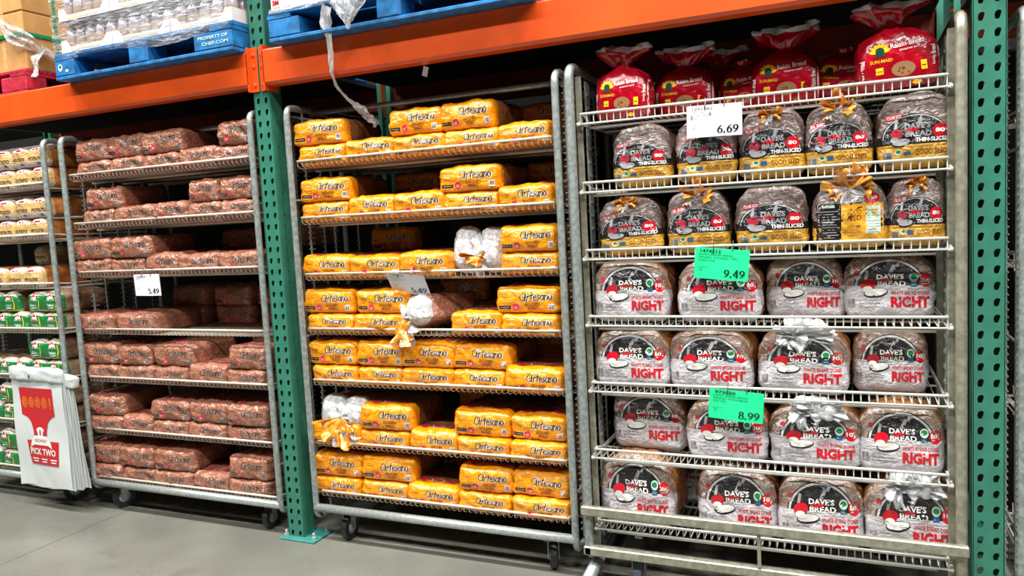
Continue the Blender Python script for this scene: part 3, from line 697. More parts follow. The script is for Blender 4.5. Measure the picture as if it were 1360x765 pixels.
# dark timber deck boards under the goods
def deck(x0, x1, label):
    t = thing('shelf_deck', label, 'deck', ((x0+x1)/2, .55, 2.196)); n = 12; wd = (x1-x0)/n
    for k in range(n): MB().box(-(x1-x0)/2+k*wd+.0005, -(x1-x0)/2+(k+1)*wd-.0005, -.505, .475, .0, .018).build('deck_board', M['dark'], t)
deck(-2.31, .35, 'dark deck boards resting between beams over the right bay'); beam(.445, 3.2, 'rear orange beam in shade right of the right-hand green post', 1.03, 1.10); deck(.45, 3.15, 'added dark deck boards blocking light right of the green post'); deck(-7.8, -5.2, 'added dark deck boards blocking light beyond the far left post')  # last two decks, over the outer bays, are added to block light
deck(-5.07, -2.41, 'dark deck boards resting between beams over the left bay')
# ------------------------------------------------------------------ bread carts
def cart_a(xc, label, rims, zb, wire, bar_y=.17, W=1.25, D=.66, tilt=0, wheels=(1, 1)):
    t = thing('bakery_cart', label, 'cart', (xc, 0, 0)); h = W/2; r = .0145
    for s in (-1, 1):
        fr = obj('side_frame', None, t); X = s*h
        pts = fillet([(X, .02, 1.3), (X, 0, 1.9), (X, .0, 1.955), (X, .05, 1.962), (X, D-.03, 1.962), (X, D, 1.955), (X, D, .115), (X, .0, .115)], .035, 3)[1:]
        pts = fillet([(X, 0, .60), (X, 0, 1.965), (X, D, 1.965), (X, D, .115), (X, 0, .115), (X, 0, .55)], .045, 4)
        MB().tube(pts, r, 8, closed=True).build('bent_tube', M['galv'], fr, smooth=True)
        for yy in (.105, .29, .48):
            l = MB(); l.tube([(X, yy, .135), (X, yy, 1.955)], .0052, 5)
            z = .17
            while z < 1.94: l.tube([(X-s*.004, yy-.018, z), (X-s*.004, yy+.022, z)], .0036, 4); z += .0254
            l.build('ladder_strip', M['bright'], fr)
        for z in (.34, .95, 1.56): MB().tube([(X, 0, z), (X, D, z)], .005, 5).build('side_wire', M['bright'], fr)
    MB().tube([(-h, bar_y, 1.952), (h, bar_y, 1.952)], .0125, 8).build('top_bar', M['galv'], t, smooth=True)
    MB().tube([(-h, D, 1.2), (h, D, 1.2)], .010, 6).build('rear_bar', M['galv'], t, smooth=True)
    MB().tube([(-h, 0, zb), (h, 0, zb)], .0185, 10).build('front_rail', M['bright'], t, smooth=True)
    MB().tube([(-h, D, zb), (h, D, zb)], .0185, 8).build('rear_rail', M['galv'], t, smooth=True)
    for i, zr in enumerate(rims):
        sh = obj('wire_shelf', None, t, (0, .0, zr)); e = h-.030
        MB().tube([(-e, .012, 0), (e, .012, 0)], .0056, 6).build('front_rim', wire, sh, smooth=True)
        g = MB(); n = 46
        for k in range(n+1):
            x = -e+2*e*k/n; g.tube([(x, .012, 0), (x, .015, -.022), (x, .03, -.030), (x, D-.04, -.030), (x, D-.03, .0)], .0023, 3, cap=False)
        stuff(g.build('wire_deck', wire, sh))
        cr = MB()
        for yy, zz in ((.14, -.038), (.33, -.036), (.5, -.036), (D-.05, -.036)): 
            c1 = MB(); c1.tube([(-e, yy, zz), (e, yy, zz)], .0052, 5); c1.build('support_wire', wire, sh)
        for s in (-1, 1): MB().tube([(s*e, .012, 0), (s*e, .09, -.008), (s*e, D-.03, -.008)], .0042, 5).build('side_rim', wire, sh)
    for sx in (-1, 1):
        for yy in (.07, D-.08):
            c = obj('caster', None, t, (sx*(h-.125), yy, 0), (0, 0, random.Random(int(xc*10)+sx).uniform(-.5, .5))); wr = .058
            Mw = Matrix.Translation((0, 0, wr)) @ Matrix.Rotation(PI/2, 4, 'Y') @ Matrix.Translation((0, 0, -.014))
            MB().lathe([(wr*.62, 0), (wr*.93, 0), (wr, .006), (wr, .022), (wr*.93, .028), (wr*.62, .028)], 20, Mw).build('wheel', M['rubber'], c, smooth=False)
            MB().lathe([(.012, -.004), (.034, .001), (.034, .027), (.012, .032)], 14, Mw).build('hub', M['galv'], c)
            fk = MB()
            for s in (-1, 1): fk.box(s*.021-.002, s*.021+.002, -.018, .018, .045, .125)
            fk.box(-.023, .023, -.022, .022, .120, .128); fk.box(-.04, .04, -.035, .035, .128, .136); fk.build('fork', M['galv'], c)
    return t
RZ3 = [1.728, 1.481, 1.231, .987, .755, .473, .24]; RZ2 = [1.772, 1.523, 1.271, .973, .72, .443, .18]; RZ1 = [1.75, 1.48, 1.217, .972, .71, .451, .18]
cart_a(-1.610, 'tall galvanised bakery cart filled with yellow bread bags', RZ3, .163, M['wire_cream'])
cart_a(-3.068, 'tall galvanised bakery cart filled with brown bread in clear bags', RZ2, .15, M['wire_cream'], .2)
cart_a(-4.455, 'tall galvanised bakery cart of potato and green-label bread, far left', RZ1, .134, M['wire_cream'], .10)
cart_a(1.118, 'bakery cart at the right edge, beyond the right green post', [1.7, 1.2, .7, .24], .16, M['wire_cream'])
# right cart: square beige tube, white wire shelves
RZ4 = [1.797, 1.545, 1.295, 1.045, .792, .533, .252]
def cart_b():
    xc = -.300; W = 1.255; D = .64; h = W/2; t = thing('bakery_cart', 'beige square-tube bakery cart with white wire shelves holding loaves', 'cart', (xc, 0, 0))
    for s in (-1, 1):
        fr = obj('side_frame', None, t); X = s*h
        pts = fillet([(X, -.004, .62), (X, -.004, 1.975), (X, D, 1.975), (X, D, .10), (X, -.004, .10), (X, -.004, .57)], .05, 4)
        MB().tube(pts, .0175, 8, closed=True).build('bent_tube', M['galv'] if s < 0 else M['beige_tube'], fr, smooth=True)
        MB().box(X-s*.022-.012, X-s*.022+.012, .03, .042, .12, 1.94, bev=.003).build('inner_post', M['beige_tube'], fr)
        l = MB(); z = .2
        while z < 1.9: l.box(X-s*.034-.002, X-s*.034+.002, .10, .13, z, z+.012); z += .0508
        l.box(X-s*.03-.002, X-s*.03+.002, .09, .14, .15, 1.93); l.build('slotted_strip', M['galv'], fr)
        MB().box(X-.012, X+.012, D-.05, D-.03, .12, 1.94).build('rear_post', M['beige_tube'], fr)
    MB().box(-h-.018, h+.018, -.042, -.018, .281, .317, bev=.004).build('upper_front_rail', M['beige_tube'], t)
    MB().box(-h-.018, h+.018, -.030, .010, .118, .153, bev=.004).build('lower_front_rail', M['beige_tube'], t)
    MB().box(-h-.018, h+.018, D-.02, D+.01, .118, .153, bev=.004).build('lower_rear_rail', M['beige_tube'], t)
    MB().box(.0, .012, -.030, -.018, .153, .281).build('rail_strut', M['beige_tube'], t)
    for s in (-1, 1): MB().box(s*h-.014, s*h+.014, -.03, D, .119, .152, bev=.004).build('side_rail', M['beige_tube'], t)
    MB().tube([(-h, D, 1.96), (h, D, 1.96)], .012, 6).build('rear_top_bar', M['beige_tube'], t)
    for i, zr in enumerate(RZ4):
        sh = obj('wire_shelf', None, t, (0, .004, zr)); e = h-.036; n = 47; lip = .036; inner = sh
        MB().tube([(-e, 0, 0), (e, 0, 0)], .0052, 6).build('front_rim', M['wire_white'], sh, smooth=True)
        MB().tube([(-e-.004, .004, -lip), (e+.004, .004, -lip)], .0042, 6).build('lower_rim', M['wire_white'], sh, smooth=True)
        MB().tube([(-e+.03, .022, -lip-.014), (e-.03, .022, -lip-.014)], .0042, 6).build('brace_rod', M['wire_white'], sh, smooth=True)
        g = MB()
        for k in range(n+1):
            x = -e+2*e*k/n; g.tube([(x, 0, 0), (x, .002, -lip+.004), (x, .012, -lip+.004), (x, D-.05, -lip+.004)], .0023, 3, cap=False)
        stuff(g.build('wire_deck', M['wire_white'], sh))
        for yy in (.16, .32, .48, D-.05): MB().tube([(-e, yy, -lip-.002), (e, yy, -lip-.002)], .004, 5).build('support_wire', M['wire_white'], sh)
        for s in (-1, 1):
            MB().tube([(s*e, 0, 0), (s*e, .03, 0), (s*e, .10, -.02), (s*e, D-.05, -.02)], .0044, 5).build('side_rim', M['wire_white'], sh)
            MB().tube([(s*(e+.004), .0, -lip), (s*(e+.004), D-.05, -lip)], .0044, 5).build('side_rod', M['wire_white'], sh)
            for (a, b, c) in ((.012, .004, -lip), (.010, .018, -lip+.006)):
                k = MB(); k.lathe([(.003, -.006), (.0075, -.003), (.0075, .003), (.003, .006)], 8, Matrix.Translation((s*(e+a), b, c)) @ Matrix.Rotation(PI/2, 4, 'Y')); k.build('hook_knob', M['wire_white'], sh)
    for sx in (-1, 1):
        for yy in (.05, D-.08):
            c = obj('caster', None, t, (sx*(h-.18), yy, 0)); wr = .048
            Mw = Matrix.Translation((0, 0, wr)) @ Matrix.Rotation(PI/2, 4, 'Y') @ Matrix.Translation((0, 0, -.016))
            MB().lathe([(wr*.6, 0), (wr*.92, 0), (wr, .006), (wr, .026), (wr*.92, .032), (wr*.6, .032)], 20, Mw).build('wheel', M['grey_rubber'], c)
            MB().lathe([(.008, -.004), (.024, .001), (.024, .031), (.008, .036)], 12, Mw).build('hub', M['bright'], c)
            fk = MB()
            for s in (-1, 1): fk.box(s*.024-.002, s*.024+.002, -.016, .016, .04, .112)
            fk.box(-.028, .028, -.03, .03, .110, .118); fk.build('fork', M['beige_tube'], c)
    cl = MB(); cl.box(-.475, -.445, .10, .16, .153, .163); cl.box(-.47, -.45, .12, .14, .16, .21, bev=.003); cl.build('hook_bracket', M['galv'], t)
    return t
cart_b()
gt = MB(); gt.tube([(-.905, -.16, .055), (-.955, .50, .055), (-.985, .95, .055)], .024, 10); tag(gt.build('floor_rail', M['galv'], smooth=True), 'grey steel pipe lying on floor under the white loaf cart corner', 'rail')
# ------------------------------------------------------------------ bread on the carts
rnd = random.Random(4)
def put_row(data, protos, bagword, cartword, group, deckoff=-.027, h0=.088):
    for si, (zr, low, high) in enumerate(data):
        for li, row in enumerate((low, high)):
            for k, (x, wd) in enumerate(sorted(row)):
                z = zr+deckoff+.002+(h0 if li else 0); sz = (h0/PH if (not li and any(abs(x-x2) < .17 for x2, _ in high)) else rnd.uniform(.93, 1.05)) if not li else rnd.uniform(.97, 1.06)
                if not li and not any(abs(x-x2) < .17 for x2, _ in high): sz *= .95
                lab = '%s bread bag, %s from left, %s layer, %s of %s' % (bagword, ORD[k], ('lower', 'upper')[li], SHELF[si].replace(' shelf down', ' shelf'), cartword)
                o = clone(rnd.choice(protos), (x, .02+PD/2+rnd.uniform(-.004, .012)+.008*li, z), rnd.uniform(-.03, .03), min(wd, .262)/PW*1.02, sz, lab, group, rx=0, ry=rnd.uniform(-.012, .012))
R3 = [(1.728, [(-2.085, 0.239), (-1.843, 0.244), (-1.601, 0.241), (-1.361, 0.24), (-1.13, 0.222)], [(-2.096, 0.279), (-1.614, 0.241), (-1.377, 0.234)]),(1.481, [(-2.092, 0.249), (-1.846, 0.227), (-1.615, 0.236), (-1.377, 0.239), (-1.138, 0.228)], [(-2.087, 0.272), (-1.376, 0.269)]),(1.231, [(-2.106, 0.256), (-1.85, 0.256), (-1.604, 0.237), (-1.376, 0.22), (-1.14, 0.239)], [(-1.137, 0.238)]),(0.987, [(-2.103, 0.245), (-1.842, 0.261), (-1.381, 0.229), (-1.144, 0.237)], [(-2.114, 0.278), (-1.83, 0.282), (-1.154, 0.263)]),(0.755, [(-2.101, 0.238), (-1.861, 0.225), (-1.626, 0.245), (-1.385, 0.237), (-1.14, 0.245)], [(-2.11, 0.259), (-1.86, 0.232), (-1.622, 0.244), (-1.371, 0.257)]),(0.473, [(-2.124, 0.266), (-1.86, 0.254), (-1.615, 0.228), (-1.381, 0.239), (-1.138, 0.24)], [(-1.851, 0.261), (-1.389, 0.253), (-1.135, 0.24)]),(0.24, [(-2.129, 0.243), (-1.879, 0.241), (-1.634, 0.249), (-1.389, 0.234), (-1.142, 0.246)], [(-2.128, 0.251), (-1.867, 0.263), (-1.385, 0.24), (-1.138, 0.242)]),]
R3[2] = (R3[2][0], [q for q in R3[2][1] if abs(q[0]+1.376) > .02], R3[2][2])
R2 = [(1.772, [(-3.508, 0.24), (-3.269, 0.228), (-3.039, 0.232), (-2.81, 0.216), (-2.589, 0.215)], [(-3.52, 0.229), (-3.284, 0.234), (-3.028, 0.256), (-2.571, 0.192)]),(1.523, [(-3.502, 0.208), (-3.258, 0.271), (-3.006, 0.212), (-2.791, 0.198), (-2.586, 0.194)], [(-3.469, 0.244), (-2.791, 0.184), (-2.586, 0.207)]),(1.271, [(-3.579, 0.246), (-3.331, 0.229), (-3.095, 0.223), (-2.851, 0.245), (-2.599, 0.241)], [(-3.581, 0.279), (-3.296, 0.269)]),(0.973, [(-3.605, 0.266), (-3.314, 0.293)], []),(0.72, [(-3.588, 0.221), (-3.347, 0.249), (-3.097, 0.221), (-2.855, 0.244), (-2.613, 0.222)], [(-3.606, 0.256), (-3.354, 0.227), (-3.084, 0.291), (-2.601, 0.23)]),(0.443, [(-3.595, 0.223), (-3.366, 0.224), (-3.134, 0.229), (-2.894, 0.242), (-2.646, 0.234)], [(-3.6, 0.274), (-3.141, 0.26), (-2.881, 0.241), (-2.634, 0.233)]),(0.18, [(-3.632, 0.232), (-3.4, 0.221), (-3.15, 0.257), (-2.896, 0.229), (-2.659, 0.227)], [(-3.639, 0.232), (-3.398, 0.237), (-3.138, 0.272), (-2.654, 0.24)]),]
put_row(R3, yellow_p, 'yellow', 'yellow cart', 'yellow bread bags on the middle cart')
put_row(R2, brown_p, 'brown', 'brown-bread cart', 'brown bread bags on the second cart', h0=.086)
def back_row(items, rims, proto, word, cartword, group, deckoff=-.027):
    for si, li, x in items:
        n = ['left', 'middle', 'right'][0 if x < items[0][2]-9 else 1]
        clone(rnd.choice(proto), (x, .36+PD/2, rims[si]+deckoff+.002+.10*li), rnd.uniform(-.05, .05), 1, 1, word % (SHELF[si].replace(' shelf down', ' shelf'), ('lower', 'upper')[li]), group)
def backs(rims, proto, items, colour, cart, group):
    cnt = {}
    for si, li, x, yy in sorted(items):
        k = cnt[(si, li)] = cnt.get((si, li), -1)+1
        clone(rnd.choice(proto), (x, yy+PD/2, rims[si]-.025+.10*li), rnd.uniform(-.05, .05), 1, 1,
              '%s bread bag behind, %s from left, %s rear layer, %s of %s' % (colour, ORD[k], ('lower', 'upper')[li], SHELF[si].replace(' shelf down', ' shelf'), cart), group)
backs(RZ3, yellow_p, [(0, 0, -1.9, .37), (0, 0, -1.62, .37), (0, 0, -1.15, .37), (0, 1, -1.15, .34), (0, 1, -1.42, .36), (1, 0, -1.85, .36), (1, 0, -1.6, .37), (1, 1, -1.82, .36), (1, 1, -1.57, .36), (1, 0, -1.15, .37), (1, 1, -1.15, .36),
    (2, 0, -1.95, .36), (2, 1, -1.95, .33), (3, 0, -1.62, .36), (3, 0, -1.4, .37), (3, 1, -1.62, .36), (3, 0, -1.15, .37), (4, 0, -1.2, .36), (4, 1, -1.2, .37), (5, 0, -1.6, .36), (5, 1, -1.55, .37), (6, 0, -1.6, .36)], 'yellow', 'yellow cart', 'yellow bread bags at the back of the middle cart')
backs(RZ2, brown_p, [(0, 0, -3.1, .36), (0, 1, -2.95, .36), (1, 0, -3.1, .36), (1, 0, -2.8, .36), (2, 0, -3.0, .36), (2, 1, -2.9, .36), (2, 1, -2.6, .36), (3, 0, -3.3, .36), (3, 0, -2.98, .36), (3, 0, -2.68, .36), (3, 1, -2.98, .36), (3, 1, -3.3, .37), (3, 1, -2.7, .37),
    (4, 0, -2.9, .36), (4, 1, -2.75, .36), (5, 0, -3.4, .36), (5, 1, -3.3, .37), (6, 0, -2.9, .36)], 'brown', 'brown-bread cart', 'brown bread bags at the back of the second cart')
clone(tied_small, (-1.377, .19, RZ3[2]-.02), .05, 1.0, 1.45, 'clear-ended twin bag tied in front, on third shelf of the yellow cart', 'tied bread bags on the yellow cart')
clone(tied_p, (-1.63, .13, RZ3[3]+.0), -.45, .92, 1, 'bag with twisted yellow tail hanging over rim, fourth shelf of yellow cart', 'tied bread bags on the yellow cart', ry=-.35)
clone(tied_p, (-2.09, .17, RZ3[5]+.055), .05, 1.05, 1.1, 'clear-ended tied bag at left end of sixth shelf, yellow tail hanging', 'tied bread bags on the yellow cart')
R4 = [[(-0.747, 0.216, 1.956), (-0.549, 0.167, 1.965), (-0.425, 0.077, 1.91), (-0.346, 0.08, 1.926), (-0.208, 0.186, 1.932), (-0.028, 0.145, 1.897), (0.153, 0.209, 1.942)] ,[(-0.678, 0.216, 1.742), (-0.453, 0.207, 1.746), (-0.23, 0.213, 1.754), (-0.016, 0.204, 1.753), (0.202, 0.211, 1.757)] ,[(-0.73, 0.235, 1.483), (-0.492, 0.217, 1.5), (-0.239, 0.233, 1.497), (0.008, 0.229, 1.492), (0.21, 0.166, 1.491)] ,[(-0.741, 0.28, 1.25), (-0.422, 0.287, 1.242), (-0.149, 0.255, 1.245), (0.119, 0.272, 1.247)] ,[(-0.743, 0.283, 0.994), (-0.453, 0.287, 0.991), (-0.14, 0.29, 0.992), (0.123, 0.227, 0.989)] ,[(-0.716, 0.28, 0.744), (-0.405, 0.28, 0.736), (-0.11, 0.29, 0.731), (0.162, 0.255, 0.745)] ,[(-0.743, 0.278, 0.502), (-0.378, 0.277, 0.491), (-0.098, 0.274, 0.488), (0.18, 0.273, 0.492)] ,]
names4 = ['white-label', 'seed']
for si, row in enumerate(R4):
    for k, (x, wd, zt) in enumerate(row):
        z = RZ4[si]-.036+.005+.004; h = zt-z; y0 = .03
        if si == 0:
            continue
        if si in (1, 2):
            bk = (si == 2 and k == 3); pr = seedback_p if bk else seed_p[(k+si*2) % 4]
            lab = ('yellow and black back-facing seed loaf bag, fourth on third shelf, orange tied tail' if bk else
                   'gold and black seed loaf bag, %s from left on %s of beige cart' % (ORD[k], SHELF[si].replace(' shelf down', ' shelf')))
            clone(pr, (x, y0+SD/2+rnd.uniform(0, .01), z), rnd.uniform(-.05, .05), wd/SW, h/SH*1.0, lab, 'seed loaves on the beige cart', ry=(-.05 if (si, k) == (2, 0) else 0))
        else:
            tied = (si, k) in ((4, 2), (5, 2), (6, 3)); pr = (whitet_p if tied else white_p)[(k+si) % (2 if tied else 4)]
            rec = .08 if (si, k) in ((4, 3), (3, 3), (5, 0), (3, 2)) else 0
            clone(pr, (x+rec*.15, y0+WD/2+rec+rnd.uniform(0, .01), z), rnd.uniform(-.05, .05), min(wd, .29)/WW*(1+rec*.1), h/WH*(1.0), 'white-label RIGHT loaf bag, %s from left on %s of beige cart%s' % (ORD[k], SHELF[si].replace(' shelf down', ' shelf'), ', white tied top' if tied else ''),
                  'white-label loaves on the beige cart')
for si, xs in ((3, (-.6, -.2)), (4, (-.6, .1)), (5, (-.55, -.2)), (6, (-.58,))):
    for k, x in enumerate(xs):
        clone(white_p[k], (x, .34+WD/2, RZ4[si]-.027), 0, 1, .95, 'rear-row white-label loaf bag, %s of two on %s of beige cart' % (ORD[k], SHELF[si].replace(' shelf down', ' shelf')), 'rear white-label loaves on the beige cart')
for si, xs in ((1, (-.6, -.1)), (2, (-.6, .1))):
    for k, x in enumerate(xs):
        clone(seed_p[2], (x, .33+SD/2, RZ4[si]-.027), 0, 1, .95, 'rear-row gold seed loaf bag, %s of two on %s of beige cart' % (ORD[k], SHELF[si].replace(' shelf down', ' shelf')), 'rear seed loaves on the beige cart')
zt = RZ4[0]-.027
for pi, x, y, rz, sx, sz, ry, lab in ((0, -.747, .10, .0, 1.04, 1.0, 0, 'red raisin bread bag with white tied top, leftmost on top shelf'),
    (1, -.545, .22, .05, 1.1, .98, 0, 'red raisin bread bag in shade, second from left on top shelf'),
    (0, -.43, .36, .0, 1.0, .98, 0, 'red raisin bread bag half hidden, third from left on top shelf'),
    (2, -.33, .27, -.1, 1.0, .9, 0, 'short red raisin bread bag, fourth from left on top shelf'),
    (1, -.19, .22, .0, 1.15, 1.06, 0, 'red raisin bread bag with tall neck, middle of top shelf'),
    (2, .0, .27, .0, 1.2, .86, .1, 'low red raisin bread bag left of the big tilted one'),
    (0, .165, .11, .1, 1.20, 1.06, -.08, 'large tilted red raisin bread bag at right end of top shelf')):
    clone(raisin_p[pi], (x, y, zt+(.006 if abs(ry) > .05 else 0)), rz, sx, sz, lab, 'raisin bread bags on the top shelf', ry=ry)
def place1(pr, si, li, x, y=.025, h=.11, word='potato', n='first'):
    clone(pr, (x, y+TD/2, RZ1[si]-.025+li*h), rnd.uniform(-.02, .02), 1, .98, '%s twin bread bag, %s from right, %s layer, %s of far left cart' % (word, n, ('lower', 'upper')[li], SHELF[si].replace(' shelf down', ' shelf')), word+' twin bags on the far left cart')
for si, li, xs in ((0, 0, (-3.985, -4.26, -4.53)), (0, 1, (-3.99, -4.262, -4.53)), (1, 0, (-4.03, -4.30)), (1, 1, (-4.01, -4.29)), (2, 0, (-4.13, -4.42))):
    for k, x in enumerate(xs): place1(potato_p[(k+li) % 2], si, li, x, n=ORD[k])
for si, li, xs in ((3, 0, (-4.0, -4.27, -4.54)), (3, 1, (-3.99, -4.33)), (4, 0, (-4.02, -4.30, -4.57)), (4, 1, (-4.02,)), (5, 0, (-4.02, -4.31, -4.58)), (5, 1, (-4.02, -4.33)), (6, 0, (-4.02, -4.35, -4.62)), (6, 1, (-4.02, -4.37))):
    for k, x in enumerate(xs): place1(green_p[(k+li) % 2], si, li, x, word='green-label', n=ORD[k])
for si, li, x in ((2, 0, -4.0), (2, 1, -3.98), (2, 1, -4.4)):
    clone(potato_p[0], (x, .37+TD/2, RZ1[si]-.025+li*.11), 0, 1, 1, 'potato twin bread bag in rear shade, %s layer near x of third shelf' .replace('near x ', ('at left ' if x < -4.2 else 'at right ')) % ('lower', 'upper')[li], 'rear twin bags')
# ------------------------------------------------------------------ price cards
def card(x, ztop, rot, kind, title, lines, val, label, tilt=0, wd=.185, ht=.108, y=-.014):
    t = thing('price_card', label, 'price card', (x, y, ztop), (0, 0, 0)); tl = obj('card', None)
    bpy.data.objects.remove(tl)
    k = obj('card_sheet', None, t, (0, 0, 0), (tilt, -rot, 0)); bpy.data.objects.remove(k)
    sheet = MB(); nx, ny = 8, 5; bw = .004
    vs = [(-wd/2+wd*i/nx, bw*math.sin(i*.8+1)*(1-j/ny)-.0006*s, -ht*(1-j/ny)) for s in (0, 1) for j in range(ny+1) for i in range(nx+1)]; o = (nx+1)*(ny+1)
    fs = []
    for j in range(ny):
        for i in range(nx): a = j*(nx+1)+i; fs += [(a, a+nx+1, a+nx+2, a+1), (o+a, o+a+1, o+a+nx+2, o+a+nx+1)]
    sheet.add(vs, fs); sh = sheet.build('card_sheet', M[kind], t, (0, 0, 0), (tilt, -rot, 0), True)
    put = lambda u, v: (Vector((u, bw*math.sin((u+wd/2)/wd*nx*.8+1)*(-v/ht)-.0008, v)), Vector((0, -1, 0)))
    p = Print(); p.text(title, -wd*.40, -wd*.02, -ht*.15, -ht*.045, 0, 0, .02)
    for i, s in enumerate(lines): p.text(s, -wd*.43, -wd*.43+wd*.034*len(s), -ht*(.24+.095*i), -ht*(.18+.095*i), 0)
    p.rect(-wd*.43, -wd*.25, -ht*.635, -ht*.625, 0); p.text('20', -wd*.40, -wd*.35, -ht*.74, -ht*.67, 0)
    sh_ = p.lay('card_lettering', [INK['forest'] if kind == 'green_paper' else INK['grey']], put, sh)
    p = Print(); price(p, val, wd*.06, wd*.45, -ht*.90, -ht*.66, 0); p.lay('price_lettering', [INK['forest'] if kind == 'green_paper' else INK['black']], put, sh)
    for dx in (-wd*.17, wd*.18):
        z = MB(); z.tube([(dx, -.003, -.012+dx*-rot), (dx+.002, -.006, .0), (dx+.002, .008, .026), (dx, .024, .018), (dx, .012, -.006)], .0016, 5); z.build('cable_tie', INK['black'], t)
    return t
card(-.407, 1.779, -.02, 'paper', '1291242', ['SUN-MAID', 'RAISIN BREAD', '2/24 OZ'], '6.69', 'white price card reading 6.69 below the red raisin bread')
card(-.392, 1.285, -.10, 'green_paper', '1474212', ["DAVE'S KILLER BREAD", 'ORGANIC GOODSEED THIN', '2/20.5 OZ'], '9.49', 'bright green price card reading 9.49 under the third shelf')
card(-.357, .786, -.08, 'green_paper', '973020', ["DAVE'S KILLER BREAD", 'ORGANIC WHITE BREAD', '2/27 OZ'], '8.99', 'bright green price card reading 8.99 under the fifth shelf')
card(-3.155, 1.252, .0, 'paper', '1268434', ['BREAD'], '5.49', 'crumpled white price card reading 5.49 on the brown-bread cart', wd=.172, ht=.106)
card(-1.68, 1.224, -.10, 'paper', '1384372', ['ARTESANO', 'GOLDEN WHEAT', '2/20 OZ'], '5.49', 'white price card reading 5.49 swung back under yellow bread shelf', tilt=.62)
# ------------------------------------------------------------------ hanging pad of produce bags
bt = thing('plastic_bag_pad', 'thick pad of white plastic bags printed PICK TWO, hung on the far left cart', 'bag', (-3.93, -.10, .14))
bagm = Mt('milky_bag_film', srgb(206, 212, 210), .35, 0, .3); bn = bagm.noise(9, 4, (1, 1, .3)); bagm.bump(bn, .35, .02); bagm = bagm.m
def sheet(k):
    m = MB(); nx, nz = 10, 14; sh = .0068*k; vs = []
    for j in range(nz+1):
        v = j/nz
        for i in range(nx+1):
            u = i/nx; x = -.205+.40*u+sh*(1-v)*.95+.008*v*k*.6 + .018*(1-v)*(u-.5); y = .007*k*(1-.5*v)+.006*math.sin(u*6+k)*(1-v)+.003*math.sin(v*9+k*2+u*4); vs.append((x, y, -.01+.60*v+.006*math.sin(u*9+k*1.7)*(1-v)))
    m.add(vs, [(j*(nx+1)+i, j*(nx+1)+i+1, (j+1)*(nx+1)+i+1, (j+1)*(nx+1)+i) for j in range(nz) for i in range(nx)]); return m
front_me = None
for k in range(9):
    o = sheet(k).build('plastic_bag', bagm, bt, smooth=True)
    if k == 0: front_me = o.data; front_o = o
hd = soft_box(.41, .03, .075, 5, 18, 4, 8, .012, .004, .004).build('folded_header', bagm, bt, (-.005, .005, .565), (0, .03, 0), True)
soft_box(.22, .05, .06, 8, 12, 4, 8, .012, .004, .004).build('folded_header', bagm, bt, (.14, .04, .54), (0, .1, 0), True)
hk = MB(); hk.tube([(-.03, .10, .600), (-.03, .05, .615), (-.03, -.012, .61), (-.03, -.018, .60), (-.032, -.018, .585)], .0025, 5); hk.build('wire_hook', INK['black'], bt)
bput0 = caster(front_me, .4, .6)
bput = lambda x, y: (bput0(x, y)[0]+Vector((0, -.0015, 0)), Vector((0, -1, 0)))
p = Print(); L = -.205; n = 10; pts = [(L+.055, .53), (L+.325, .53), (L+.325, .375)]
def quadstrip(a, b, ink):   # left and right outlines of equal length
    vs = a+b; n = len(a); p.poly(vs, [(i, n+i, n+i+1, i+1) for i in range(n-1)], ink)
la = [(.055, .53), (.058, .46), (.062, .385), (.10, .372), (.128, .345), (.142, .30), (.145, .25)]; rb = [(.325, .53), (.325, .46), (.325, .385), (.29, .372), (.262, .345), (.248, .30), (.245, .25)]
quadstrip([(L+x, z) for x, z in la], [(L+x, z) for x, z in rb], 0)
quadstrip([(L+.085, .245), (L+.09, .18), (L+.10, .115)], [(L+.335, .245), (L+.33, .18), (L+.325, .115)], 0)
bt_front = p.lay('red_print', [INK['red']], bput, front_o, .03)
p = Print()
for k in range(5):
    cx = L+.092+k*.054
    if k < 4: p.disc(cx, .452, .022, .030, 0, 16, 1); p.disc(cx, .452, .0155, .0235, 1, 16, 2); p.disc(cx, .452, .011, .018, 0, 14, 3); p.disc(cx, .452, .004, .010, 1, 8, 4)
    else: p.rect(cx-.012, cx-.002, .44, .482, 0, 1); p.disc(cx-.007, .428, .006, .006, 0, 8, 1)
p.lay('orange_ovals', [INK['orange'], INK['red']], bput, front_o, .03)
p = Print(); p.poly([(L+.12, .238), (L+.15, .272), (L+.245, .272), (L+.275, .238), (L+.285, .205), (L+.255, .222), (L+.14, .222), (L+.11, .205)], [(0, 1, 2, 3), (0, 3, 5, 6), (3, 4, 5), (0, 6, 7)], 0, 2)
p.disc(L+.197, .292, .034, .027, 0, 16, 2); p.text('PICK TWO', L+.105, L+.31, .168, .204, 0, -.01, .03, 0, 2); p.text('OROWEAT', L+.148, L+.248, .238, .256, 1, 0, .0, 0, 4)
for j, (a, b) in enumerate((('ANY', 'TWO'), ('FRESH', 'LOAVES'), ('SAVE', 'NOW'))): p.rect(L+.115+j*.075, L+.165+j*.075, .143, .150, 0, 2); p.rect(L+.12+j*.075, L+.16+j*.075, .129, .136, 0, 2)
p.rect(L+.165, L+.175, .275, .30, 1, 4, .2); p.rect(L+.192, L+.202, .277, .305, 1, 4); p.rect(L+.219, L+.229, .275, .30, 1, 4, -.2)
p.lay('white_lettering', [INK['white'], INK['dimred']], bput, front_o, .03, .0007)
p = Print()
for k in range(4): p.rect(L+.375+k*.025, L+.385+k*.025, .03-.004*k, .10+.012*(k % 2), 0 if k % 2 else 1, 1, 0, ny=3)
last = [c for c in bt.children if c.name.startswith('plastic_bag')]
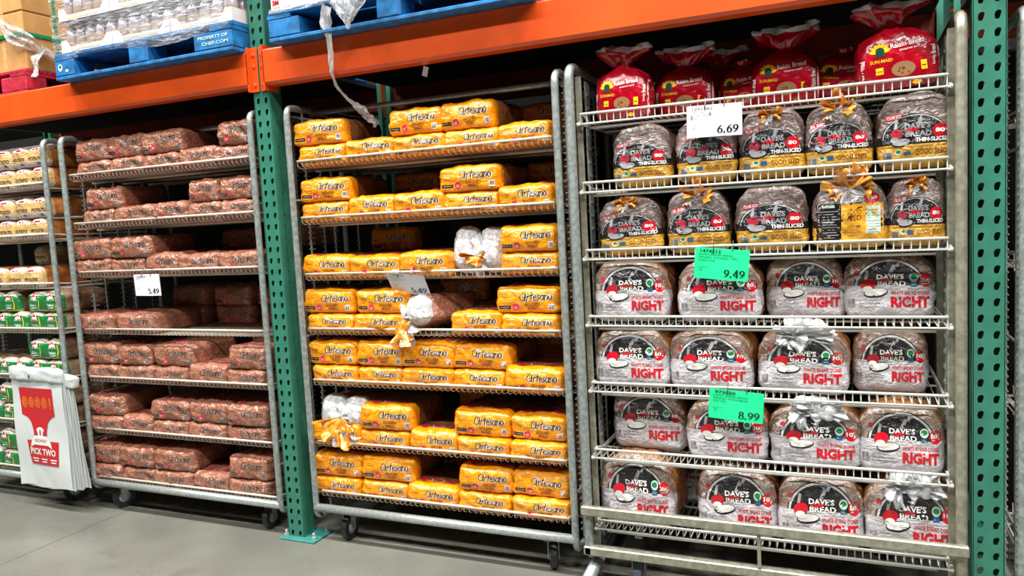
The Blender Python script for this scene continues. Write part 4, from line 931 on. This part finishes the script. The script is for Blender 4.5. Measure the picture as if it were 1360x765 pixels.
# ------------------------------------------------------------------ pallets and goods on the beams
def pallet(x0, x1, y0, y1, label, m, marks=False, bw=(.13, .12, .22)):
    W = x1-x0; D = y1-y0; t = thing('wooden_pallet', label, 'pallet', ((x0+x1)/2, (y0+y1)/2, 2.2185)); r = random.Random(int(abs(x0)*100))
    for yy in (-D/2, -.05, D/2-.10): MB().box(-W/2, W/2, yy, yy+.10, 0, .016, bev=.003).build('bottom_board', m, t)
    for a, b in ((-W/2, -W/2+bw[0]), (-bw[1]/2, bw[1]/2), (W/2-bw[2], W/2)):
        for yy in (-D/2, -.06, D/2-.12):
            o = MB().box(a, b, yy, yy+.12, .016, .092, bev=.006).build('block', m, t)
            if marks and a > .1 and yy == -D/2:
                q = Print(); q.text('PROPERTY OF', a+.03, b-.02, .062, .076, 0, 0, .02); q.text('CHEP.COM', a+.05, b-.02, .036, .05, 0, 0, .02)
                q.lay('stencil_lettering', [INK['palegreen']], lambda u, v, yy=yy: (Vector((u, yy-.0005, v)), Vector((0, -1, 0))), o)
            if marks and a < -.1 and yy == -D/2:
                q = Print(); q.disc(a+.04, .058, .016, .018, 0, 12); q.disc(a+.04, .062, .007, .007, 1, 8, 1); q.disc(a+.085, .04, .012, .007, 0, 8); q.lay('pale_stencil', [INK['palegreen'], INK['forest']], lambda u, v, yy=yy: (Vector((u, yy-.0005, v)), Vector((0, -1, 0))), o)
    for k in range(3): MB().box(-W/2 if k == 0 else (-W/2, -.06, W/2-.12)[k], (-W/2+.12, .06, W/2)[k], -D/2, D/2, .092, .108).build('stringer_board', m, t)
    n = 7; s = D/n
    for k in range(n): MB().box(-W/2, W/2, -D/2+k*s+.004, -D/2+(k+1)*s-.012, .1085, .126, bev=.003).build('deck_board', m, t)
    return t
pallet(-3.54, -2.415, -.10, .92, 'chipped blue pallet under shrink-wrapped bottle trays, left bay', M['blue'], True)
pallet(-2.215, -1.03, -.10, .92, 'blue pallet under a white carton, right bay', M['blue'], False, (.16, .11, .20))
pallet(-5.0, -3.905, -.0, .95, 'red pallet under strapped brown cartons at far left', M['red_pallet'], False, (.2, .12, .2))
cs = 0
for i in range(3):
    for j in range(2):
        for k in range(2):
            o = MB().box(0, .322, 0, .40, 0, .30, bev=.006).build('cardboard_carton', M['card'], None, (-4.90+i*.326, .03+j*.404, 2.346+k*.303)); tp = MB().box(.145, .177, -.001, .401, .001, .3012); tp.build('tape', plain('carton_tape', (198, 160, 108), .4) if (i, j, k) == (0, 0, 0) else bpy.data.materials['carton_tape'], o)
            tag(o, 'brown cardboard carton on the red pallet, %s tier, %s column, %s row' % (('lower', 'upper')[k], ('left', 'middle', 'right')[i], ('front', 'rear')[j]), 'carton', 'strapped brown cartons')
for yy, z0, z1, kind in ((.20, 2.345, 2.955, 'v'), (.62, 2.345, 2.955, 'v')):
    s = MB(); s.box(-3.9215, -3.9185, yy, yy+.018, z0, z1); s.box(-4.905, -3.9185, yy, yy+.018, z1-.003, z1); s.box(-4.905, -4.902, yy, yy+.018, z0, z1); tag(s.build('plastic_strap', M['strap']), 'green vertical strap around the brown cartons, %s one' % ('front' if yy < .4 else 'rear'), 'strap', 'green carton straps')
s = MB(); z = 2.52; s.box(-4.906, -3.917, .021, .026, z, z+.018); s.box(-3.922, -3.917, .021, .845, z, z+.018); s.box(-4.906, -4.902, .021, .845, z, z+.018); tag(s.build('plastic_strap', M['strap']), 'green horizontal strap around the brown cartons', 'strap', 'green carton straps')
s = MB(); s.box(-4.18, -4.162, .0235, .0265, 2.345, 2.955); tag(s.build('plastic_strap', M['strap']), 'green vertical strap on the aisle face of the brown cartons', 'strap', 'green carton straps')
def ribbon(path, widths, seed, nw=8, fold=.012, twist=0):
    m = MB(); P = [Vector(q) for q in path]; P2 = []; W2 = []
    for i in range(len(P)-1):
        for t in (0, .25, .5, .75): P2.append(P[i].lerp(P[i+1], t)); W2.append(widths[i]*(1-t)+widths[i+1]*t)
    P2.append(P[-1]); W2.append(widths[-1]); vs = []; L = len(P2)
    for i in range(L):
        t = (P2[min(i+1, L-1)]-P2[max(i-1, 0)]).normalized(); a = t.cross(Vector((0, -1, 0)))
        if a.length < .01: a = Vector((1, 0, 0))
        a.normalize(); b = a.cross(t); q = math.sin(i*.7+seed)*twist; a, b = a*math.cos(q)+b*math.sin(q), b*math.cos(q)-a*math.sin(q)
        for k in range(nw+1):
            u = k/nw-.5; nv = noise.noise_vector(Vector((u*5+seed, i*.6, seed*.3)))*.006; vs.append(P2[i]+a*u*W2[i]+b*fold*math.sin(u*17+i*.8+seed)*min(1, W2[i]*12)+nv)
    m.add(vs, [(i*(nw+1)+k, i*(nw+1)+k+1, (i+1)*(nw+1)+k+1, (i+1)*(nw+1)+k) for i in range(L-1) for k in range(nw)]); return m
fd = ribbon([(-4.08, -.0, 2.62), (-3.95, -.02, 2.52), (-3.90, .04, 2.47), (-3.895, .16, 2.43), (-3.89, .36, 2.35)], [.04, .09, .10, .09, .03], 3, 10, .015, .3); fd2 = ribbon([(-3.895, .12, 2.46), (-3.885, .05, 2.40), (-3.885, .05, 2.345), (-3.88, .03, 2.30)], [.03, .05, .045, .04], 5, 8, .012, .4)
t = thing('torn_stretch_film', 'torn clear stretch film drooping over the brown cartons', 'plastic film'); 
fd.build('film_band', M['film'], t, smooth=True); fd2.build('film_tail', M['film'], t, smooth=True)
# trays of bottles
bm = Mt('grey_clear_bottle', srgb(148, 138, 148), .12, 0, .9); q = bm.noise(12, 3, seed_obj=True); bm.setcol(bm.mix(q.sm(.35, .65), srgb(108, 100, 112), srgb(166, 158, 166))); bm = bm.m
lb = plain('brown_bottle_label', (150, 128, 108), .5); proto = tag(MB().lathe([(.026, 0), (.031, .004), (.031, .085), (.028, .10), (.016, .118), (.014, .124)], 14).build('bottle', bm, None, smooth=True), 'b', 'bottle')
kk = [MB().lathe([(.0158, .120), (.0158, .138), (.013, .141)], 12).build('cap', M['white_card'], proto), MB().lathe([(.0316, .03), (.0318, .031), (.0318, .07), (.0316, .071)], 14).build('label_band', lb, proto)]
proto_done(proto, kk)
tx = [(-3.51, -3.16), (-3.155, -2.79), (-2.785, -2.425)]
for k in range(3):
    for i, (a, b) in enumerate(tx):
        z = 2.346+k*.150; t = thing('bottle_tray', 'white cardboard tray of clear bottles, %s tier, %s along the blue pallet' % (('lowest', 'middle', 'top')[k], ('left', 'middle', 'right')[i]), 'tray', ((a+b)/2, -.075, z), group='bottle trays'); h = (b-a)/2
        m = MB(); m.box(-h, h, 0, .40, 0, .004); m.build('tray_base', M['white_card'], t); m = MB(); 
        vs = [(-h, 0, 0), (h, 0, 0), (h, 0, .062), (h-.035, 0, .062), (h-.06, 0, .030), (-h+.06, 0, .030), (-h+.035, 0, .062), (-h, 0, .062)]
        m.add([(x, 0, z_) for x, _, z_ in vs]+[(x, .004, z_) for x, _, z_ in vs], [(0, 1, 4, 5), (1, 2, 3, 4), (0, 5, 6, 7), (8, 13, 12, 9), (9, 12, 11, 10), (8, 15, 14, 13)]+[(j, 8+j, 8+(j+1) % 8, (j+1) % 8) for j in range(8)]); m.build('tray_lip', M['white_card'], t)
        pm = MB(); pm.box(-h+.08, h-.08, -.0008, 0, .010, .020); pm.box(-h+.07, -h+.12, -.0012, 0, .008, .022); pm.build('pale_print', INK['tan'] if 0 else plain('pale_tray_print', (196, 184, 150), .7) if (k, i) == (0, 0) else bpy.data.materials['pale_tray_print'], t)
        for s in (-1, 1):
            m = MB(); m.box(s*h-(.004 if s > 0 else 0), s*h+(0 if s > 0 else .004), .004, .40, 0, .062); m.build('tray_end', M['white_card'], t)
        MB().box(-h, h, .396, .40, .0, .062).build('tray_back', M['white_card'], t)
        for c in range(5):
            for rw in range(2 if k < 2 else 1):
                clone(proto, (a+.036+c*(b-a-.072)/4, -.034+rw*.066, z+.005), c, 1, 1, 'clear grey bottle, %s from left in %s row of %s tier, %s tray' % (ORD[c], ('front', 'rear')[rw], ('lowest', 'middle', 'top')[k], ('left', 'middle', 'right')[i]), 'bottles in the white trays')
def wrap(x0, x1, z0, z1, seed, y=-.10):
    m = MB(); nx, nz = 60, 24; vs = []
    for j in range(nz+1):
        for i in range(nx+1):
            x = x0+(x1-x0)*i/nx; zz = z0+(z1-z0)*j/nz; rg = noise.noise(Vector((x*2+seed, 0, zz*26-x*7)))*.012+noise.noise(Vector((x*7, seed, zz*60-x*14)))*.006
            e = .014*math.sin(x*8+seed)*(j == 0); vs.append((x, y+rg-.012*math.sin(max(0, min(1, (zz-z0)/.05))*PI/2), zz+e))
    m.add(vs, [(j*(nx+1)+i, j*(nx+1)+i+1, (j+1)*(nx+1)+i+1, (j+1)*(nx+1)+i) for j in range(nz) for i in range(nx)]); return m
ws = Mt('tight_stretch_wrap', srgb(236, 240, 246), .13, 0, 1.0); wn = ws.noise(26, 5, (.5, 1, 3.2), (0, .22, 0), 1.0); ws.bump(wn, 1.0, .012); wx, wy, wz = ws.xyz(); ws.see((wn.sm(.45, .68)*.34+.05) + wx.sm(-3.3, -2.75)*.16)  # white glare painted in as film opacity: streaks, stronger to the right
tag(wrap(-3.52, -2.418, 2.305, 2.80, 2).build('stretch_wrap', ws.m, smooth=True), 'shiny clear stretch wrap around the bottle trays', 'plastic film')
# white carton and loose film over the right bay
o = MB().box(0, .36, 0, .60, 0, .34, bev=.004).build('white_carton', M['white_card'], None, (-2.205, -.085, 2.3455)); tag(o, 'white carton marked 3M on the blue pallet, right of the green post', 'carton')
q = Print(); q.text('3M', .012, .045, .024, .044, 0, 0, .05); q.lay('red_lettering', [INK['red']], lambda u, v: (Vector((u, -.0005, v)), Vector((0, -1, 0))), o)
o = MB().box(0, .76, 0, .70, 0, .40, bev=.004).build('wrapped_carton', M['card'], None, (-1.82, .12, 2.3455)); tag(o, 'brown carton set back on the blue pallet behind hanging film', 'carton')
t = thing('loose_stretch_film', 'loose clear film hanging from the blue pallet across the orange beam', 'plastic film')
m = MB(); n = 14; vs = []
for j in range(n+1):
    v = j/n
    for i in range(17):
        u = i/16; xl = -1.98+.18*v; xr = -1.50-.28*v; x = xl+(xr-xl)*u; vs.append((x, -.135+.012*math.sin(u*22+v*3)+noise.noise(Vector((x*20, v*6, 1)))*.012, 2.44-.235*v*(1-.25*abs(u-.45)*(v))+.02*u*(1-v)))
m.add(vs, [(j*17+i, j*17+i+1, (j+1)*17+i+1, (j+1)*17+i) for j in range(n) for i in range(16)]); m.build('film_sheet', M['film_thin'], t, smooth=True)
ribbon([(-2.20, -.10, 2.345), (-2.05, -.11, 2.342), (-1.93, -.12, 2.36), (-1.80, -.12, 2.42)], [.02, .03, .07, .09], 2, 8, .01, .2).build('film_edge', M['film'], t, smooth=True)
ribbon([(-1.894, -0.12, 2.315), (-1.921, -0.1, 2.258), (-1.915, -0.09, 2.206), (-1.928, -0.07, 2.145), (-1.945, -0.05, 2.074), (-1.964, 0.0, 2.028), (-1.943, 0.05, 1.973), (-1.905, 0.09, 1.932)], [.06, .05, .03, .026, .018, .014, .014, .02], 4, 8, .009, .25).build('film_strand', M['film_white'], t, smooth=True)
ribbon([(-1.928, 0.07, 1.954), (-1.898, 0.09, 1.925), (-1.876, 0.11, 1.883), (-1.862, 0.13, 1.89), (-1.889, 0.14, 1.871)], [.02, .045, .03, .06, .04], 7, 8, .01, .3).build('film_end', M['film'], t, smooth=True)
o = MB().box(-.012, .012, -.001, .001, -.02, .02).build('paper_scrap', M['paper'], None, (-1.563, .06, 2.044), (.2, .4, 0)); tag(o, 'small white paper scrap hanging in shade behind the orange beam', 'paper')
# ------------------------------------------------------------------ samples used for copying are not part of the place
for r in PROTOS:
    for ch in KIDS.get(r.name, []): bpy.data.objects.remove(ch)
    bpy.data.objects.remove(r)
